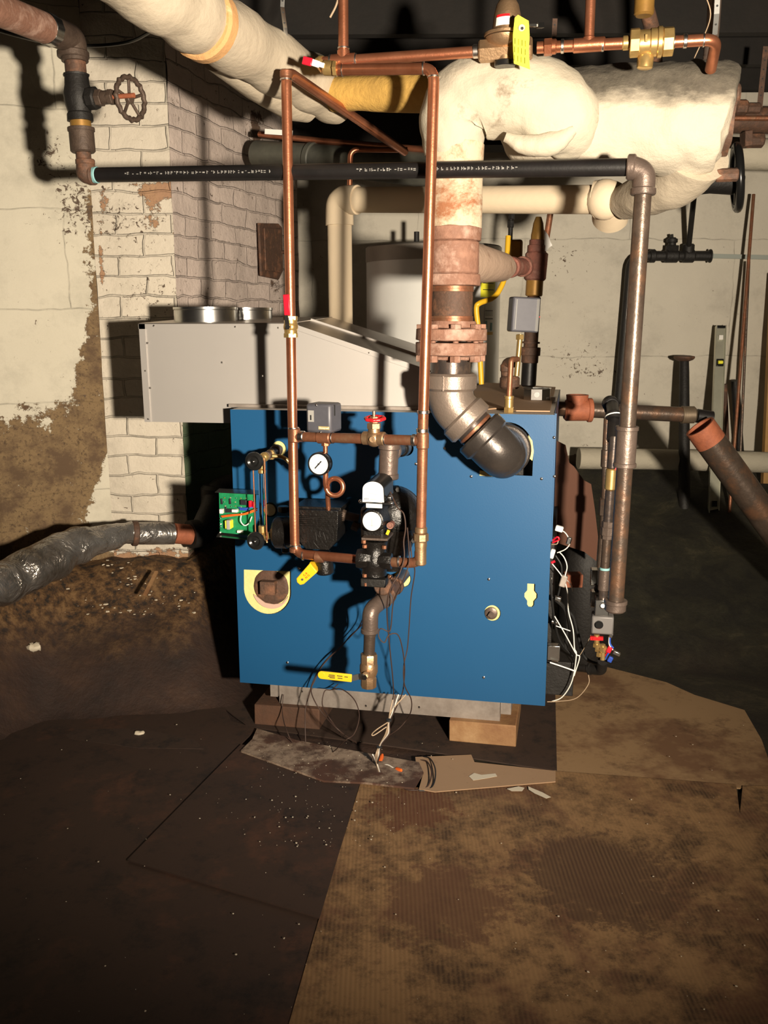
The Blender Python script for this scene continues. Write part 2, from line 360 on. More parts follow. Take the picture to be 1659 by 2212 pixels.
def board(name,c1,c2,dark,dl,corr=0,sc=3.,mid=None,att=None,rough=.8,mlo=.62,spots=()):
    m,t,b=nt(name); v=objv(t,rot=(0,0,-YAW)); f=nz(t,sc,7,.7,v); g=nz(t,sc*1.9,9,.8,v); g3=nz(t,sc*9,7,.85,v)
    col=mixc(t,f,c1,c2)
    if mid: col=mixc(t,ramp(t,nz(t,sc*.8,6,.7,objv(t,rot=(0,0,.3))),[(mlo-.08,(0,0,0)),(mlo+.02,(1,1,1))]),col,mid)
    k=ramp(t,g,[(dl-.05,(0,0,0)),(dl+.1,(.95,.95,.95))]); col=mixc(t,k,col,dark)
    col=mixc(t,ramp(t,g3,[(.58,(0,0,0)),(.72,(.7,.7,.7))]),col,dark)
    for (c,r_,cc) in spots:
        g_=t.nodes.new('ShaderNodeNewGeometry'); d_=t.nodes.new('ShaderNodeVectorMath'); d_.operation='DISTANCE'; lk(t,g_.outputs['Position'],d_.inputs[0]); d_.inputs[1].default_value=c
        q_=mth(t,'ADD',mth(t,'DIVIDE',d_.outputs['Value'],r_),mth(t,'MULTIPLY_ADD',nz(t,sc*4,6,.75,v),2.6,-1.3)); col=mixc(t,ramp(t,q_,[(.55,(.85,.85,.85)),(.8,(0,0,0))]),col,cc)
    if corr:
        w=t.nodes.new('ShaderNodeTexWave'); w.bands_direction='X'; w.inputs['Scale'].default_value=corr; w.inputs['Distortion'].default_value=.6; w.inputs['Detail'].default_value=2; lk(t,v,w.inputs['Vector'])
        wf=mth(t,'MULTIPLY',w.outputs['Fac'],mth(t,'MULTIPLY_ADD',f,1.2,-.25,True)); col=mixc(t,wf,col,tuple(x*.62 for x in c1),'MIX'); bump(t,b,w.outputs['Fac'],.3,.002)
    else: bump(t,b,g,.25,.004)
    lk(t,col,b.inputs['Base Color']); b.inputs['Roughness'].default_value=rough; return m
M['card_big']=board('corrugated_cardboard',(.34,.20,.09),(.27,.15,.065),(.055,.028,.013),.51,30,3.2,(.15,.07,.035),mlo=.56,spots=((U(890,1745,Z=.01),.17,(.11,.035,.015)),(U(1300,1900,Z=.01),.28,(.07,.035,.018)),(U(960,1950,Z=.01),.2,(.12,.055,.028))))
M['card_clean']=board('kraft_cardboard',(.36,.23,.12),(.31,.19,.09),(.10,.05,.025),.57,0,2.4,(.19,.10,.05),mlo=.57)
M['card_light']=board('kraft_flap',(.42,.27,.16),(.38,.24,.14),(.2,.1,.06),.72,0,3)
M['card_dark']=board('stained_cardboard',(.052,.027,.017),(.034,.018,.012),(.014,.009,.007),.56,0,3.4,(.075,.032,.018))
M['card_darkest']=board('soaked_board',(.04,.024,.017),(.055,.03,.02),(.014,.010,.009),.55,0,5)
M['plank_grey']=board('grey_damp_board',(.38,.29,.21),(.28,.20,.145),(.06,.03,.02),.52,0,6,(.09,.04,.025),mlo=.55)
M['card_rust']=board('rust_brown_sheet',(.10,.036,.017),(.075,.028,.014),(.07,.03,.016),.65,0,4)
M['tank']=mk('white_tank_enamel',(.80,.80,.77),(.76,.76,.73),.3,.1,4)
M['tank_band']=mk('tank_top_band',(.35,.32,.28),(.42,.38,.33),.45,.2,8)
M['flake']=mk('paint_flake',(.7,.62,.48),rough=.8)
# ---------------------------------------------------------------- floor
def bankh(r,F):
    h=0.
    if r<0:
        h=.42*clamp((F-(2.95+.15*clamp((r+1.6))-.55*clamp((-1.2-r)/.35)))/.55)**.9*clamp((-.50-r)/.22)
        h*=clamp(1.15-.1*(r+1)) if F<4.2 else 1
    if r>.2: h=max(h,.60*clamp((F-3.5)/1.45)**1.0*clamp((r-.2)/.35))
    return h
mb=MB(); st=.045; nr=int(6.2/st); nf=int(6.6/st); V=[]; bk=[]
for j in range(nf+1):
    row=[]
    for i in range(nr+1):
        r=-3.1+i*st; F=-1.4+j*st; h=bankh(r,F); p=RF(r,F,0)
        n1=noise.noise(p*3.)*.5+noise.noise(p*9.)*.35+noise.noise(p*24)*.2
        z=h+n1*(.006+.09*clamp(h*5)*(.6)) - (.006 if h<.01 else 0)
        if h<=0: z=min(z,-.001)
        row.append(mb.b.verts.new((p.x,p.y,z))); bk.append((clamp((h-.17)*7+n1*1.3) if r<0 else clamp(h*9-.15+n1*.8)) if h>0.01 else 0)
    V.append(row)
for j in range(nf):
    for i in range(nr): mb.b.faces.new((V[j][i],V[j][i+1],V[j+1][i+1],V[j+1][i]))
mb.b.verts.index_update()
fl=struct('floor',mb,M['floor'],'dark dirty basement floor rising into dirt banks along the walls',180)
a=fl.data.attributes.new('bank','FLOAT','POINT'); a.data.foreach_set('value',bk)
a=fl.data.attributes.new('dark_right','FLOAT','POINT'); a.data.foreach_set('value',[clamp(((v.co-CAM).dot(RH)-.1)/.3) for v in fl.data.vertices])
# ---------------------------------------------------------------- walls
def wall(name,a,b,z0,z1,mat,fn=None,label=None,step=.03,off=.006,thick=.2):
    mb=MB(); A=Vector(a);B=Vector(b); L=(B-A).length; n=max(1,int(L/step)); m=max(1,int((z1-z0)/step)); rows=[]; at=[]; 
    d=(B-A).normalized(); nrm=Vector((d.y,-d.x))
    for j in range(m+1):
        row=[]
        for i in range(n+1):
            u=L*i/n; z=z0+(z1-z0)*j/m; q=A+d*u; p=RF(q.x,q.y,z)
            o=noise.noise(Vector((u*2.5,z*2.5,len(name))))*off*2+noise.noise(Vector((u*9,z*9,3)))*off
            nn=RH*nrm.x+FH*nrm.y
            row.append(mb.b.verts.new(p+nn*o)); at.append(fn(*proj(p),u,z) if fn else (-1,-1,0))
        rows.append(row)
    uvs=[(L*i/n,z0+(z1-z0)*j/m) for j in range(m+1) for i in range(n+1)]
    for j in range(m):
        for i in range(n): mb.b.faces.new((rows[j][i],rows[j][i+1],rows[j+1][i+1],rows[j+1][i]))
    mb.b.verts.index_update(); uv=mb.b.loops.layers.uv.new('UVMap')
    nn=RH*nrm.x+FH*nrm.y; k0=RF(A.x,A.y,0)-nn*.03; k1=RF(B.x,B.y,0)-nn*.03
    mb.prism([Vector((k0.x,k0.y,z0)),Vector((k1.x,k1.y,z0)),Vector((k1.x,k1.y,z1)),Vector((k0.x,k0.y,z1))],-nn*thick)
    mb.b.verts.index_update(); uvs+=[(0,0)]*8; at+=[(-1,-1,0)]*8
    for f in mb.b.faces:
        for l in f.loops: l[uv].uv=uvs[l.vert.index]
    o=struct(name,mb,mat,label,180)
    for k,nm in enumerate(('stain','speck','green')):
        at_=o.data.attributes.new(nm,'FLOAT','POINT'); at_.data.foreach_set('value',[x[k] for x in at])
    return o
def gs(x,y,cx,cy,sx,sy): return math.exp(-((x-cx)/sx)**2-((y-cy)/sy)**2)
def f_left(x,y,u,z):
    yb=interp(x,[(-400,960),(-100,915),(0,905),(60,890),(110,900),(150,885),(165,815),(175,760),(186,712),(196,672),(203,610),(208,560),(215,520)])
    xr=interp(y,[(500,250),(900,245),(960,243),(1000,230),(1040,212),(1080,198),(1130,186),(1200,260)])
    s=clamp((y-yb)/50,-2,1.0); s=min(s,clamp((xr-x)/18,-2,1.0))
    s=max(s,.15+.9*gs(x,y,205,480,13,90)-1.3*(1-gs(x,y,205,500,30,130)))
    sp=-.46+.62*gs(x,y,165,440,60,100)+.5*gs(x,y,100,330,45,45)+.4*gs(x,y,170,860,60,60)+.2*gs(x,y,100,700,90,60)
    return (s*.5+.45,sp,0)
def f_front(x,y,u,z):
    s=-.42+1.5*gs(x,y,345,412,60,22)+.85*gs(x,y,320,475,50,55)+.9*gs(x,y,385,490,16,80)+1.0*gs(x,y,219,560,10,150)+.6*gs(x,y,235,420,35,40)+.45*gs(x,y,255,330,30,40)+.7*gs(x,y,230,1100,30,60)+.9*gs(x,y,400,940,10,60)
    s=max(s,clamp((y-1175)/40,-1.5,.9))
    return (s,-.28+.25*gs(x,y,330,640,80,60)+.35*gs(x,y,270,480,90,60),0)
def f_side(x,y,u,z):
    s=-.40+.3*gs(x,y,440,420,60,50)+.5*gs(x,y,560,430,22,200)+.7*gs(x,y,595,620,25,60)+.35*gs(x,y,500,560,25,60)+.5*gs(x,y,405,600,12,200)+1.0*gs(x,y,548,270,20,60)
    g=clamp((1.0-z)/.03)
    if z<.62: s=max(s,clamp((.62-z)/.2)-.3)
    return (s,-.22,g)
def f_back(x,y,u,z):
    s=-.8+1.1*gs(x,y,1270,960,60,24)+.8*gs(x,y,1420,965,80,14)+clamp((985-0-y)/-30,-.0,1.2)
    if y>985: s=.9
    return (s,-.36+.3*gs(x,y,1250,770,90,40)+.34*gs(x,y,1290,805,60,12)+.25*gs(x,y,1200,560,80,60),0)
struct_walls=[
 wall('wall_left',(-2.6,3.02),(-1.113,3.70),-.05,2.7,M['wall_left'],f_left,'peeling cream plaster wall with bare brown masonry low down'),
 wall('wall_chimney_front',(-1.113,3.70),(-.805,3.70),-.05,2.7,M['brick_front'],f_front,'cream painted brick face of the chimney',.02),
 wall('wall_chimney_side',(-.805,3.70),(-.43,4.86),-.05,2.7,M['brick_side'],f_side,'mauve and green painted brick flank of the chimney',.025),
 wall('wall_back',(-.9,5.0),(2.7,5.0),-.05,2.7,M['wall_back'],f_back,'whitewashed back wall flecked with dark damp spots'),
 wall('wall_right',(2.7,5.0),(2.7,-1.3),-.05,2.7,M['wall_back'],None,None,.2)]
# ceiling deck and joists
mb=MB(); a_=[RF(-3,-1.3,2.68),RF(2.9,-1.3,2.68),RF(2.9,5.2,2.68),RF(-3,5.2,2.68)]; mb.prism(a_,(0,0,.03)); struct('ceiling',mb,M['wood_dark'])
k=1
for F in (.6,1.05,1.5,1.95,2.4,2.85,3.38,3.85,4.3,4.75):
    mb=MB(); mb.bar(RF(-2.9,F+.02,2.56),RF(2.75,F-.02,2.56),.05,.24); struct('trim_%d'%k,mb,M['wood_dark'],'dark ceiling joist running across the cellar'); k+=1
mb=MB(); mb.bar(RF(-.45,4.72,2.32),RF(1.1,4.72,2.32),.2,.28); struct('trim_%d'%k,mb,M['wood_dark'],'made-up dark beam added under the joists to darken the upper back wall')  # invented beam, added so the upper back wall stays dark
# ---------------------------------------------------------------- camera, lamp, world
cd=bpy.data.cameras.new('camera'); co=bpy.data.objects.new('camera',cd); C.objects.link(co)
cd.sensor_fit='VERTICAL'; cd.sensor_height=24; cd.lens=24*FPX/2212; cd.clip_start=.01
co.matrix_world=Matrix.Translation(CAM)@Matrix((RT,UP,-FW)).transposed().to_4x4()
sc=bpy.context.scene; sc.camera=co
LAMP=CAM+RH*.82+Vector((0,0,-.06))-FH*.3
ld=bpy.data.lights.new('work_lamp','SPOT'); ld.energy=1050; ld.color=(1,.86,.68); ld.shadow_soft_size=.065; ld.spot_size=math.radians(84); ld.spot_blend=1.0
lo=bpy.data.objects.new('work_lamp',ld); C.objects.link(lo); lo.location=LAMP
tgt=Q(900,560,3.0); lo.rotation_euler=(tgt-LAMP).to_track_quat('-Z','Y').to_euler()
w=bpy.data.worlds.new('world'); sc.world=w; w.use_nodes=True; w.node_tree.nodes['Background'].inputs[0].default_value=(.020,.016,.013,1); w.node_tree.nodes['Background'].inputs[1].default_value=1.2
sc.view_settings.view_transform='Standard'; sc.view_settings.look='None'; sc.view_settings.gamma=1; sc.view_settings.use_curve_mapping=False
sc.view_settings.exposure=0.0
try: sc.cycles.use_denoising=True
except Exception: pass
# ================================================================ BOILER
W=1.02; HT=.926+ZB; DP=1.05
B=T('boiler','large blue enamelled gas boiler standing on wooden blocks in the middle of the cellar','boiler',(.5,.5,ZB-.09))
def pz(x,y): p=U(x,y,Y=0); return (p.x,p.z)
# front panel with its holes
def rnd(cx,cy,rp): 
    c=pz(cx,cy); r=rp*.00143; return circ(c[0],c[1],r)
hD=[pz(527,1230),pz(629,1234),pz(629,1272)]; 
cD=pz(578,1275); rD=(pz(629,1275)[0]-pz(527,1275)[0])/2
hD+= [(cD[0]+rD*math.cos(a),cD[1]+rD*math.sin(a)*1.0) for a in [-PI*k/20 for k in range(0,21)]]
cE=pz(1094,972); hE=[pz(1150,1028),pz(1036,1023)]+[(cE[0]+.081*math.cos(a),cE[1]+.085*math.sin(a)) for a in [PI-PI*k/20 for k in range(-2,21)]]
cS=pz(1147,1286); hs=.5
hS=[(cS[0]+a,cS[1]+b) for a,b in ((-.012,.038),(.012,.038),(.012,.016),(.020,.006),(.020,-.006),(.011,-.018),(.011,-.030),(.006,-.037),(-.006,-.037),(-.011,-.030),(-.011,-.018),(-.020,-.006),(-.020,.006),(-.012,.016))]
outer=[(0,ZB),(W,ZB),(W,HT),(0,HT)]
fp=curve_mesh([outer,hD,hE,hS,rnd(603,969,17),rnd(877,968,17),rnd(869,1250,20),rnd(1064,1324,18),rnd(584,1101,17)],.0012,lambda c:Vector((c.x,-.001-c.z,c.y)),B.loc)
B.mesh('front_panel',fp,M['blue'],label='flat blue front panel with cut-outs')
mb=MB(); mb.bx(0,.0025,.0,DP,ZB,HT); mb.bx(0,.02,-.001,.004,ZB,ZB+.001); B.part('side_panel',mb,M['blue'])
# the right side: upper blue panel over the open burner side
zR=U(1204,1145,Y=.2).z
mb=MB(); mb.bx(W-.0025,W,.05,DP,zR,HT); mb.bx(W-.0025,W+.002,.0,.02,ZB,HT); mb.bx(W-.002,W+.006,.035,.05,zR,HT); B.part('side_panel',mb,M['blue'])
mb=MB(); mb.bx(0.001,W-.001,.001,DP,HT-.004,HT); B.part('top_panel',mb,M['hood'],label='grey top panel')
mb=MB(); mb.bx(.03,W-.09,.045,DP-.03,ZB+.005,HT-.02); B.part('boiler_section',mb,M['black_dull'],label='black cast iron inside the jacket')
NB=lambda mb: B.part('insulation_board',mb,M['insul'],label='pale yellow insulation showing in a cut-out')
mb=MB(); mb.prism([(x,.012,z) for x,z in [pz(522,1226),pz(634,1228),pz(634,1335),pz(522,1335)]],(0,.02,0)); NB(mb); mb=MB()
mb.prism([(x,.003,z) for x,z in [pz(1036,1016),pz(1062,1020),pz(1075,1030),pz(1036,1027)]],(0,-.006,0)); NB(mb); mb=MB()
mb.prism([(x,.003,z) for x,z in [pz(1142,940),pz(1150,952),pz(1153,975),pz(1150,995),pz(1144,990),pz(1142,965)]],(0,-.006,0)); NB(mb); mb=MB()
mb.prism([(x,.01,z) for x,z in [pz(1122,1250),pz(1172,1250),pz(1172,1325),pz(1122,1325)]],(0,.01,0)); NB(mb)
for cx,cy in ((603,969),(869,1250),(1064,1324)):
    x,z=pz(cx,cy); mb=MB(); mb.cyl((x,.006,z),(x,.016,z),.028); NB(mb)
# big square headed plug lower left
x,z=pz(583,1270)
mb=MB(); mb.lathe((x,.02,z),(0,-1,0),[(0,.066),(.006,.064),(.011,.056),(.012,.05)],40); mb.prism([(x+a*.025-.003,.01,z+b*.022+.003) for a,b in ((-1,-1),(1,-1),(1,1),(-1,1))],(0,-.030,0)); mb.noise(.0015,40)
B.part('plug',mb,M['rust_dark'],label='round rusty plug with a square head',bevel=.0015)
mb=MB(); mb.prism([(x+.062*math.cos(a),.0105,z-.012+.062*math.sin(a)) for a in [PI+.25+(PI-.5)*k/16 for k in range(17)]]+[(x+.04,.0105,z-.052),(x+.01,.0105,z-.058),(x-.02,.0105,z-.055)],(0,-.004,0)); B.part('gasket',mb,M['gasket'],label='pinkish sealing ring under the plug')
x,z=pz(1061,1325)
mb=MB(); mb.lathe((x,.01,z),(0,-1,0),[(0,.02),(.012,.02),(.014,.016)],24); mb.box((x,-.01,z),.014,.02,.014,Matrix.Rotation(.5,3,'Y')); B.part('plug',mb,M['fitting'],label='small grey plug')
x,z=pz(583,1101)
mb=MB(); mb.cyl((x,.03,z),(x,-.004,z),.02); B.part('plug',mb,M['bronze'],label='brownish plug behind the gauge glass')
# screws
for (x,y) in [(1018,1029),(1170,1034),(1197,945),(1198,1029),(961,968),(646,1227),(621,1431),(1056,1251),(1045,1463),(899,1002)]:
    p=U(x,y,Y=-.002); mb=MB(); mb.lathe(p,(0,-1,0),[(0,.0045),(.002,.0045),(.0035,.002)],10); B.part('screw',mb,M['chrome'])
# base
zb=U(800,1512+8,Y=.06).z
xl=U(603,1490,Y=.055).x; xr=U(1080,1540,Y=.055).x; zbt=.078
mb=MB(); mb.bx(xl,xr,.055,.95,zbt,ZB+.003); B.part('base',mb,M['base'],label='grey sheet metal base')
mb=MB(); mb.bx(xr+.002,xr+.036,.05,.9,zbt+.028,ZB+.003); B.part('base_flange',mb,M['base']); mb=MB(); mb.bx(xl-.03,xl-.004,.05,.9,zbt+.025,ZB+.003); B.part('base_flange',mb,M['base'])
for (x,y) in ((652,1494),(790,1525),(1092,1528),(905,1528)):
    p=U(x,y,Y=.055); mb=MB(); mb.lathe(p,(0,-1,0),[(0,.0045),(.003,.002)],8); B.part('screw',mb,M['chrome'])
# burner side gear seen past the right edge
mb=MB(); x0=W-.02; x1=U(1242,1440,Y=.1).x
a=U(1240,1425,Y=.1); b_=U(1243,1497,Y=.1)
mb.bx(W-.03,a.x,.07,.4,b_.z,a.z); B.part('burner_tray',mb,M['black_dull'],bevel=.002)
mb=MB(); mb.bx(W-.08,W+.012,.1,.7,a.z,zR); B.part('burner_housing',mb,M['black_dull'])
mb=MB(); mb.pipe(PL((1192,1290,.1),(1238,1330,.12),(1262,1425,.14),(1300,1437,.14)),.006,.05,10); B.part('hose',mb,M['wire_black'],label='black tube curving out of the side')
for pts,r,m_,nm in [
 ([(1206,1142,.05),(1222,1152,.04),(1231,1172,.03),(1222,1186,.03),(1204,1194,.04)],.0017,'wire_white','wire'),
 ([(1208,1192,.04),(1219,1205,.03),(1225,1225,.03),(1220,1250,.03),(1226,1280,.03),(1228,1320,.03),(1238,1360,.03),(1241,1400,.03),(1245,1415,.03),(1236,1470,.03),(1215,1505,.03),(1190,1516,.03)],.0018,'wire_white','wire'),
 ([(1222,1250,.04),(1232,1262,.04),(1238,1278,.04)],.0015,'wire_white','wire'),
 ([(1193,1218,.03),(1212,1242,.03),(1222,1262,.03)],.0016,'wire_white','wire'),
 ([(1198,1331,.03),(1222,1372,.03),(1244,1412,.03),(1252,1420,.03),(1240,1460,.03)],.0018,'wire_white','wire'),
 ([(1201,1352,.03),(1232,1363,.03)],.0016,'wire_white','wire'),
 ([(1188,1431,.02),(1215,1440,.02),(1243,1450,.02)],.0024,'wire_white','wire'),
 ([(1271,1456,.14),(1271,1478,.13),(1245,1508,.08),(1205,1515,.03),(1182,1516,.01)],.0014,'tan_wire','wire'),
 ([(1253,1415,.06),(1268,1390,.1),(1276,1372,.12)],.001,'tan_wire','wire'),
 ([(1194,1167,.04),(1204,1160,.03),(1207,1166,.03),(1194,1172,.04)],.003,'redvinyl','wire'),
 ([(1192,1176,.04),(1203,1175,.03),(1206,1168,.03)],.0016,'tan_wire','wire'),
 ([(1191,1216,.03),(1199,1212,.03)],.004,'redvinyl','wire'),
 ([(1188,1240,.02),(1192,1290,.02),(1198,1340,.04),(1210,1385,.08),(1240,1420,.1)],.004,'wire_black','cable'),
 ([(1200,1200,.05),(1213,1225,.05),(1210,1265,.05),(1202,1300,.05)],.003,'wire_black','cable'),
 ([(1195,1290,.05),(1220,1315,.06),(1226,1350,.08),(1222,1400,.09)],.007,'wire_black','cable')]:
    mb=MB(); mb.tube(smoothpath(PL(*pts)),r,8); B.part(nm,mb,M[m_])
for x,y,sx,sy,m_ in ((1208,1142,.024,.018,'white'),(1193,1196,.014,.03,'white'),(1229,1168,.014,.024,'galv'),(1217,1255,.02,.038,'base'),(1205,1293,.022,.014,'galv'),(1189,1251,.008,.012,'white')):
    mb=MB(); mb.box(P(x,y,.035),sx,.015,sy,Matrix.Rotation(.25,3,'Y')); B.part('connector',mb,M[m_],bevel=.003)
for y in (1342,1400,1412,1424):
    mb=MB(); mb.cyl(P(1192,y,.05),P(1206,y+3,.05),.008,12); B.part('terminal',mb,M['chrome'])
mb=MB(); mb.box(P(1196,1408,.055),.04,.03,.05); B.part('pilot_bracket',mb,M['galv'],bevel=.002)
# wooden blocks
def block(x0,y0,x1,y1,Y,z1,mat,label,grp=None,dy=.09):
    a=U(x0,y0,Y=Y); b=U(x1,y1,Y=Y); mb=MB(); mb.bx(a.x,b.x,Y,Y+dy,.004,z1); mb.noise(.002,12)
    return solo('wooden_block',label,'block',mb,M[mat],bevel=.003)
zz=.078
block(970,1590,1114,1608,.03,zz,'wood','pale orange wooden block under the right end of the boiler base',dy=.3)
block(550,1560,690,1560,.03,zz,'wood_brown','dark brown wooden block under the left end of the boiler base',dy=.35)
# ================================================================ DRAFT HOOD
yF=.09; yB=.60
H=T('draft_hood','grey sheet metal draft hood with sloping top lying behind the boiler','draft hood',(.1,.35,HT-.06))
def hz(x,y): p=U(x,y,Y=yF); return (p.x,p.z)
pl=[hz(300,700),hz(630,702),hz(935,806),hz(935,884),hz(499,880),hz(499,914),hz(313,911)]
zt=pl[0][1]; kink=pl[1]
mb=MB(); mb.prism([(x,yF,z) for x,z in pl],(0,.004,0)); H.part('front_sheet',mb,M['hood'])
mb=MB(); mb.prism([(x,yB,z) for x,z in pl],(0,.004,0)); H.part('back_sheet',mb,M['hood'])
mb=MB(); mb.prism([(pl[0][0],yF,pl[0][1]),(pl[0][0],yB,pl[0][1]),(pl[6][0],yB,pl[6][1]),(pl[6][0],yF,pl[6][1])],(.004,0,0)); H.part('end_sheet',mb,M['hood'])
mb=MB(); mb.prism([(pl[0][0],yF-.001,zt),(kink[0],yF-.001,zt),(kink[0],yB+.005,zt+.02),(pl[0][0],yB+.005,zt+.02)],(0,0,.003)); H.part('top_sheet',mb,M['hoodtop'],label='flat top sheet')
sl=[Vector((kink[0],yF-.002,kink[1]+.002)),Vector((pl[2][0],yF-.002,pl[2][1]+.002)),Vector((pl[2][0],yB,pl[2][1]+.03)),Vector((kink[0],yB,kink[1]+.022))]
mb=MB(); mb.prism(sl,(0,0,.003)); H.part('sloping_sheet',mb,M['hoodtop'],label='brownish sloping top sheet')
mb=MB()
for t_ in (.45,): mb.bar(sl[0].lerp(sl[3],t_)+Vector((0,0,.006)),sl[1].lerp(sl[2],t_)+Vector((0,0,.006)),.012,.008)
mb.bar(sl[0]+Vector((0,-.003,-.004)),sl[1]+Vector((0,-.003,-.004)),.003,.016); mb.bar(Vector((pl[0][0],yF-.003,zt-.008)),Vector((kink[0],yF-.003,zt-.008)),.003,.016)
mb.bar(Vector((pl[0][0]+.012,yF-.003,zt)),Vector((pl[6][0]+.012,yF-.003,pl[6][1])),.003,.022,(1,0,0)); H.part('folded_seam',mb,M['hood'])
mb=MB(); mb.bx(pl[4][0],pl[3][0],yF-.022,yF,HT+.0005,HT+.010); H.part('bottom_flange',mb,M['base'])
for cx,cyy,F_,nm in ((445,684,.27,'a'),(524,680,.47,'b')):
    p=U(cx,zt and 700,Y=F_); c=Vector((U(cx,690,Y=F_).x,F_,zt+.004)); mb=MB()
    n=48; R1=.108; h=.052
    rings=[mb.ring(c+Vector((0,0,a_)),Vector((1,0,0)),Vector((0,1,0)),r,n) for a_,r in ((0,R1),(h*.8,R1),(h*.84,R1+.002),(h,R1+.002),(h,R1-.001),(h*.8,R1-.003),(0,R1-.003))]
    mb.skin(rings,False); H.part('flue_collar',mb,M['galv'],label='shiny round flue collar')
for (x,y) in ((319,741),(332,704),(314,801),(325,838),(320,905),(480,783),(566,812),(633,864),(508,706),(601,708),(797,762),(645,700),(640,714)):
    p=U(x,y,Y=yF-.005); mb=MB(); mb.lathe(p,(0,-1,0),[(0,.004),(.003,.002)],8); H.part('screw',mb,M['chrome'])
# ================================================================ STEAM RISER
YR=-.14
R_=T('steam_riser','heavy rusty flanged steam riser rising from an elbow on the boiler front','pipe',P(975,1000,YR))
A_=P(1084,984,YR); Bp=P(972,872,YR); c0=Vector((A_.x,.03,A_.z)); top=P(980,490,YR)
r4=.057
def seg(p,q,t): return Vector(p).lerp(Vector(q),t)
# lower elbow body: from boiler (along -Y) to 45 degree leg
d1=(Bp-A_).normalized()
mb=MB(); pts=rounded([c0,A_,A_+d1*.082],.112,14); n=len(pts)
pts[0]=c0; mb.tube(pts,.069,32); mb.band(c0+Vector((0,-.045,0)),(0,-1,0),.079,.035,36); mb.band(A_+d1*.078,d1,.078,.042,36); mb.ball(A_+Vector((-.0,.025,0))*1,.071,(1,1,1))
R_.part('elbow',mb,M['fitting_dark'],label='big dark 90 degree elbow at the boiler')
mb=MB(); mb.cyl(A_+d1*.09,Bp-d1*.05,r4,32); R_.part('nipple',mb,M['steel'],label='short black nipple between the elbows')
for t_ in (.108,.165):
    mb=MB(); mb.band(A_+d1*t_,d1,r4+.0015,.010,32); R_.part('thread',mb,M['copper_dull'])
mb=MB(); up=(top-Bp).normalized()
q0=Bp-d1*.085; q1=Bp+up*.075
mb.tube(rounded([q0,Bp,q1],.13,12),.066,32); mb.band(q0+d1*.018,d1,.0745,.046,36); mb.band(q1-up*.012,up,.0755,.05,36)
mb.bar(q1+Vector((-.01,-.0755,-.034)),q1+Vector((-.01,-.0755,.008)),.004,.004,(0,1,0))
R_.part('elbow',mb,M['fitting_bright'],label='pale new 45 degree elbow')
def ax(y): t_=(y-872)/(490-872); return Bp.lerp(top,t_)
def tb(y0,y1,r,mat,nm,lab=None,sg=36,ns=0):
    mb=MB(); a=ax(y0); b=ax(y1); mb.band((a+b)/2,b-a,r,(b-a).length,sg,.05)
    if ns: mb.noise(ns,30)
    return R_.part(nm,mb,M[mat],label=lab)
tb(822,752,r4,'steel','nipple','bright ringed nipple under the flanges')
# flanges
fl_=[]
for y0,y1 in ((764,736),(732,706)):
    mb=MB(); a=ax(y0); b=ax(y1); mb.lathe(a,b-a,[(0,.095),(.002,.101),((b-a).length-.002,.101),((b-a).length,.098)],48); 
    if y0==732: mb.lathe(b,b-a,[(0,.092),(.003,.074),(.02,.068)],40)
    else: mb.lathe(a,a-b,[(0,.085),(.004,.072),(.012,.068)],40)
    mb.noise(.002,25); f_=R_.part('flange',mb,M['rust'],label='thick round rusty flange')
for k in range(8):
    t_=2*PI*(k+.35)/8; o=Vector((math.cos(t_)*.085,math.sin(t_)*.085,0)); mb=MB()
    a=ax(775)+o; b=ax(697)+o; mb.cyl(a,b,.008,10); mb.hexn(ax(771)+o,(0,0,1),.016,.018); mb.hexn(ax(703)+o,(0,0,1),.016,.016)
    R_.part('bolt',mb,M['rust'],parent=None)
tb(702,612,.0585,'rust_dark','nipple','stained nipple above the flanges')
for y in (700,694,688,682,624,618): tb(y+3,y-3,.0605,'copper_dull','thread')
tb(614,590,.078,'rust','tee_body','rusty tee where the branch leaves',ns=.002); tb(590,520,.073,'rust','tee_body',None,ns=.002); tb(520,492,.078,'rust','tee_body',None,ns=.002)
mb=MB(); a=ax(560); 
brE=P(1093,578,.42); 
mb.tube([a,a+(brE-a)*.4,a+(brE-a)*.9,brE],[.062,.058,.047,.036],28); R_.part('branch_wrap',mb,M['rust'] if 0 else insul('taped_branch',(.50,.36,.27),(.42,.29,.21),(.3,.18,.12),12,.6,.3),label='cloth taped branch running back')
mb=MB(); pts=[ax(493),ax(440),ax(400),ax(350),ax(322)]; mb.tube(pts,[.077,.080,.078,.079,.080],36); mb.noise(.003,14); R_.part('pipe_cover',mb,M['drop_ins'],label='flaking cream cover on the upright')
# ================================================================ INSULATED HEADER
HD=T('insulated_header','fat plaster lagged steam header with sooty top running to the right','pipe',P(1400,262,-.02))
p_=smoothpath(PL((1120,235,-.02),(1180,262,-.02),(1260,262,-.02),(1360,258,-.02),(1450,262,-.02),(1540,255,-.02),(1572,258,-.02)),8)
n=len(p_); rr=[interp(i/(n-1),[(0,.10),(.12,.130),(.3,.142),(.5,.138),(.75,.145),(.93,.132),(1,.095)]) for i in range(n)]
mb=MB(); mb.tube(p_,rr,56); mb.noise(.012,7); mb.noise(.006,22,3); HD.part('lagging',mb,M['sooty'],angle=60)
mb=MB(); p_=smoothpath(PL((1500,330,-.0),(1470,375,.06),(1410,415,.16),(1345,440,.3)),8); n=len(p_); mb.tube(p_,[.10+(.05-.10)*i/(n-1) for i in range(n)],36); mb.noise(.008,10); HD.part('lagging',mb,M['canvas'],label='canvas covered drop below the header',angle=60)
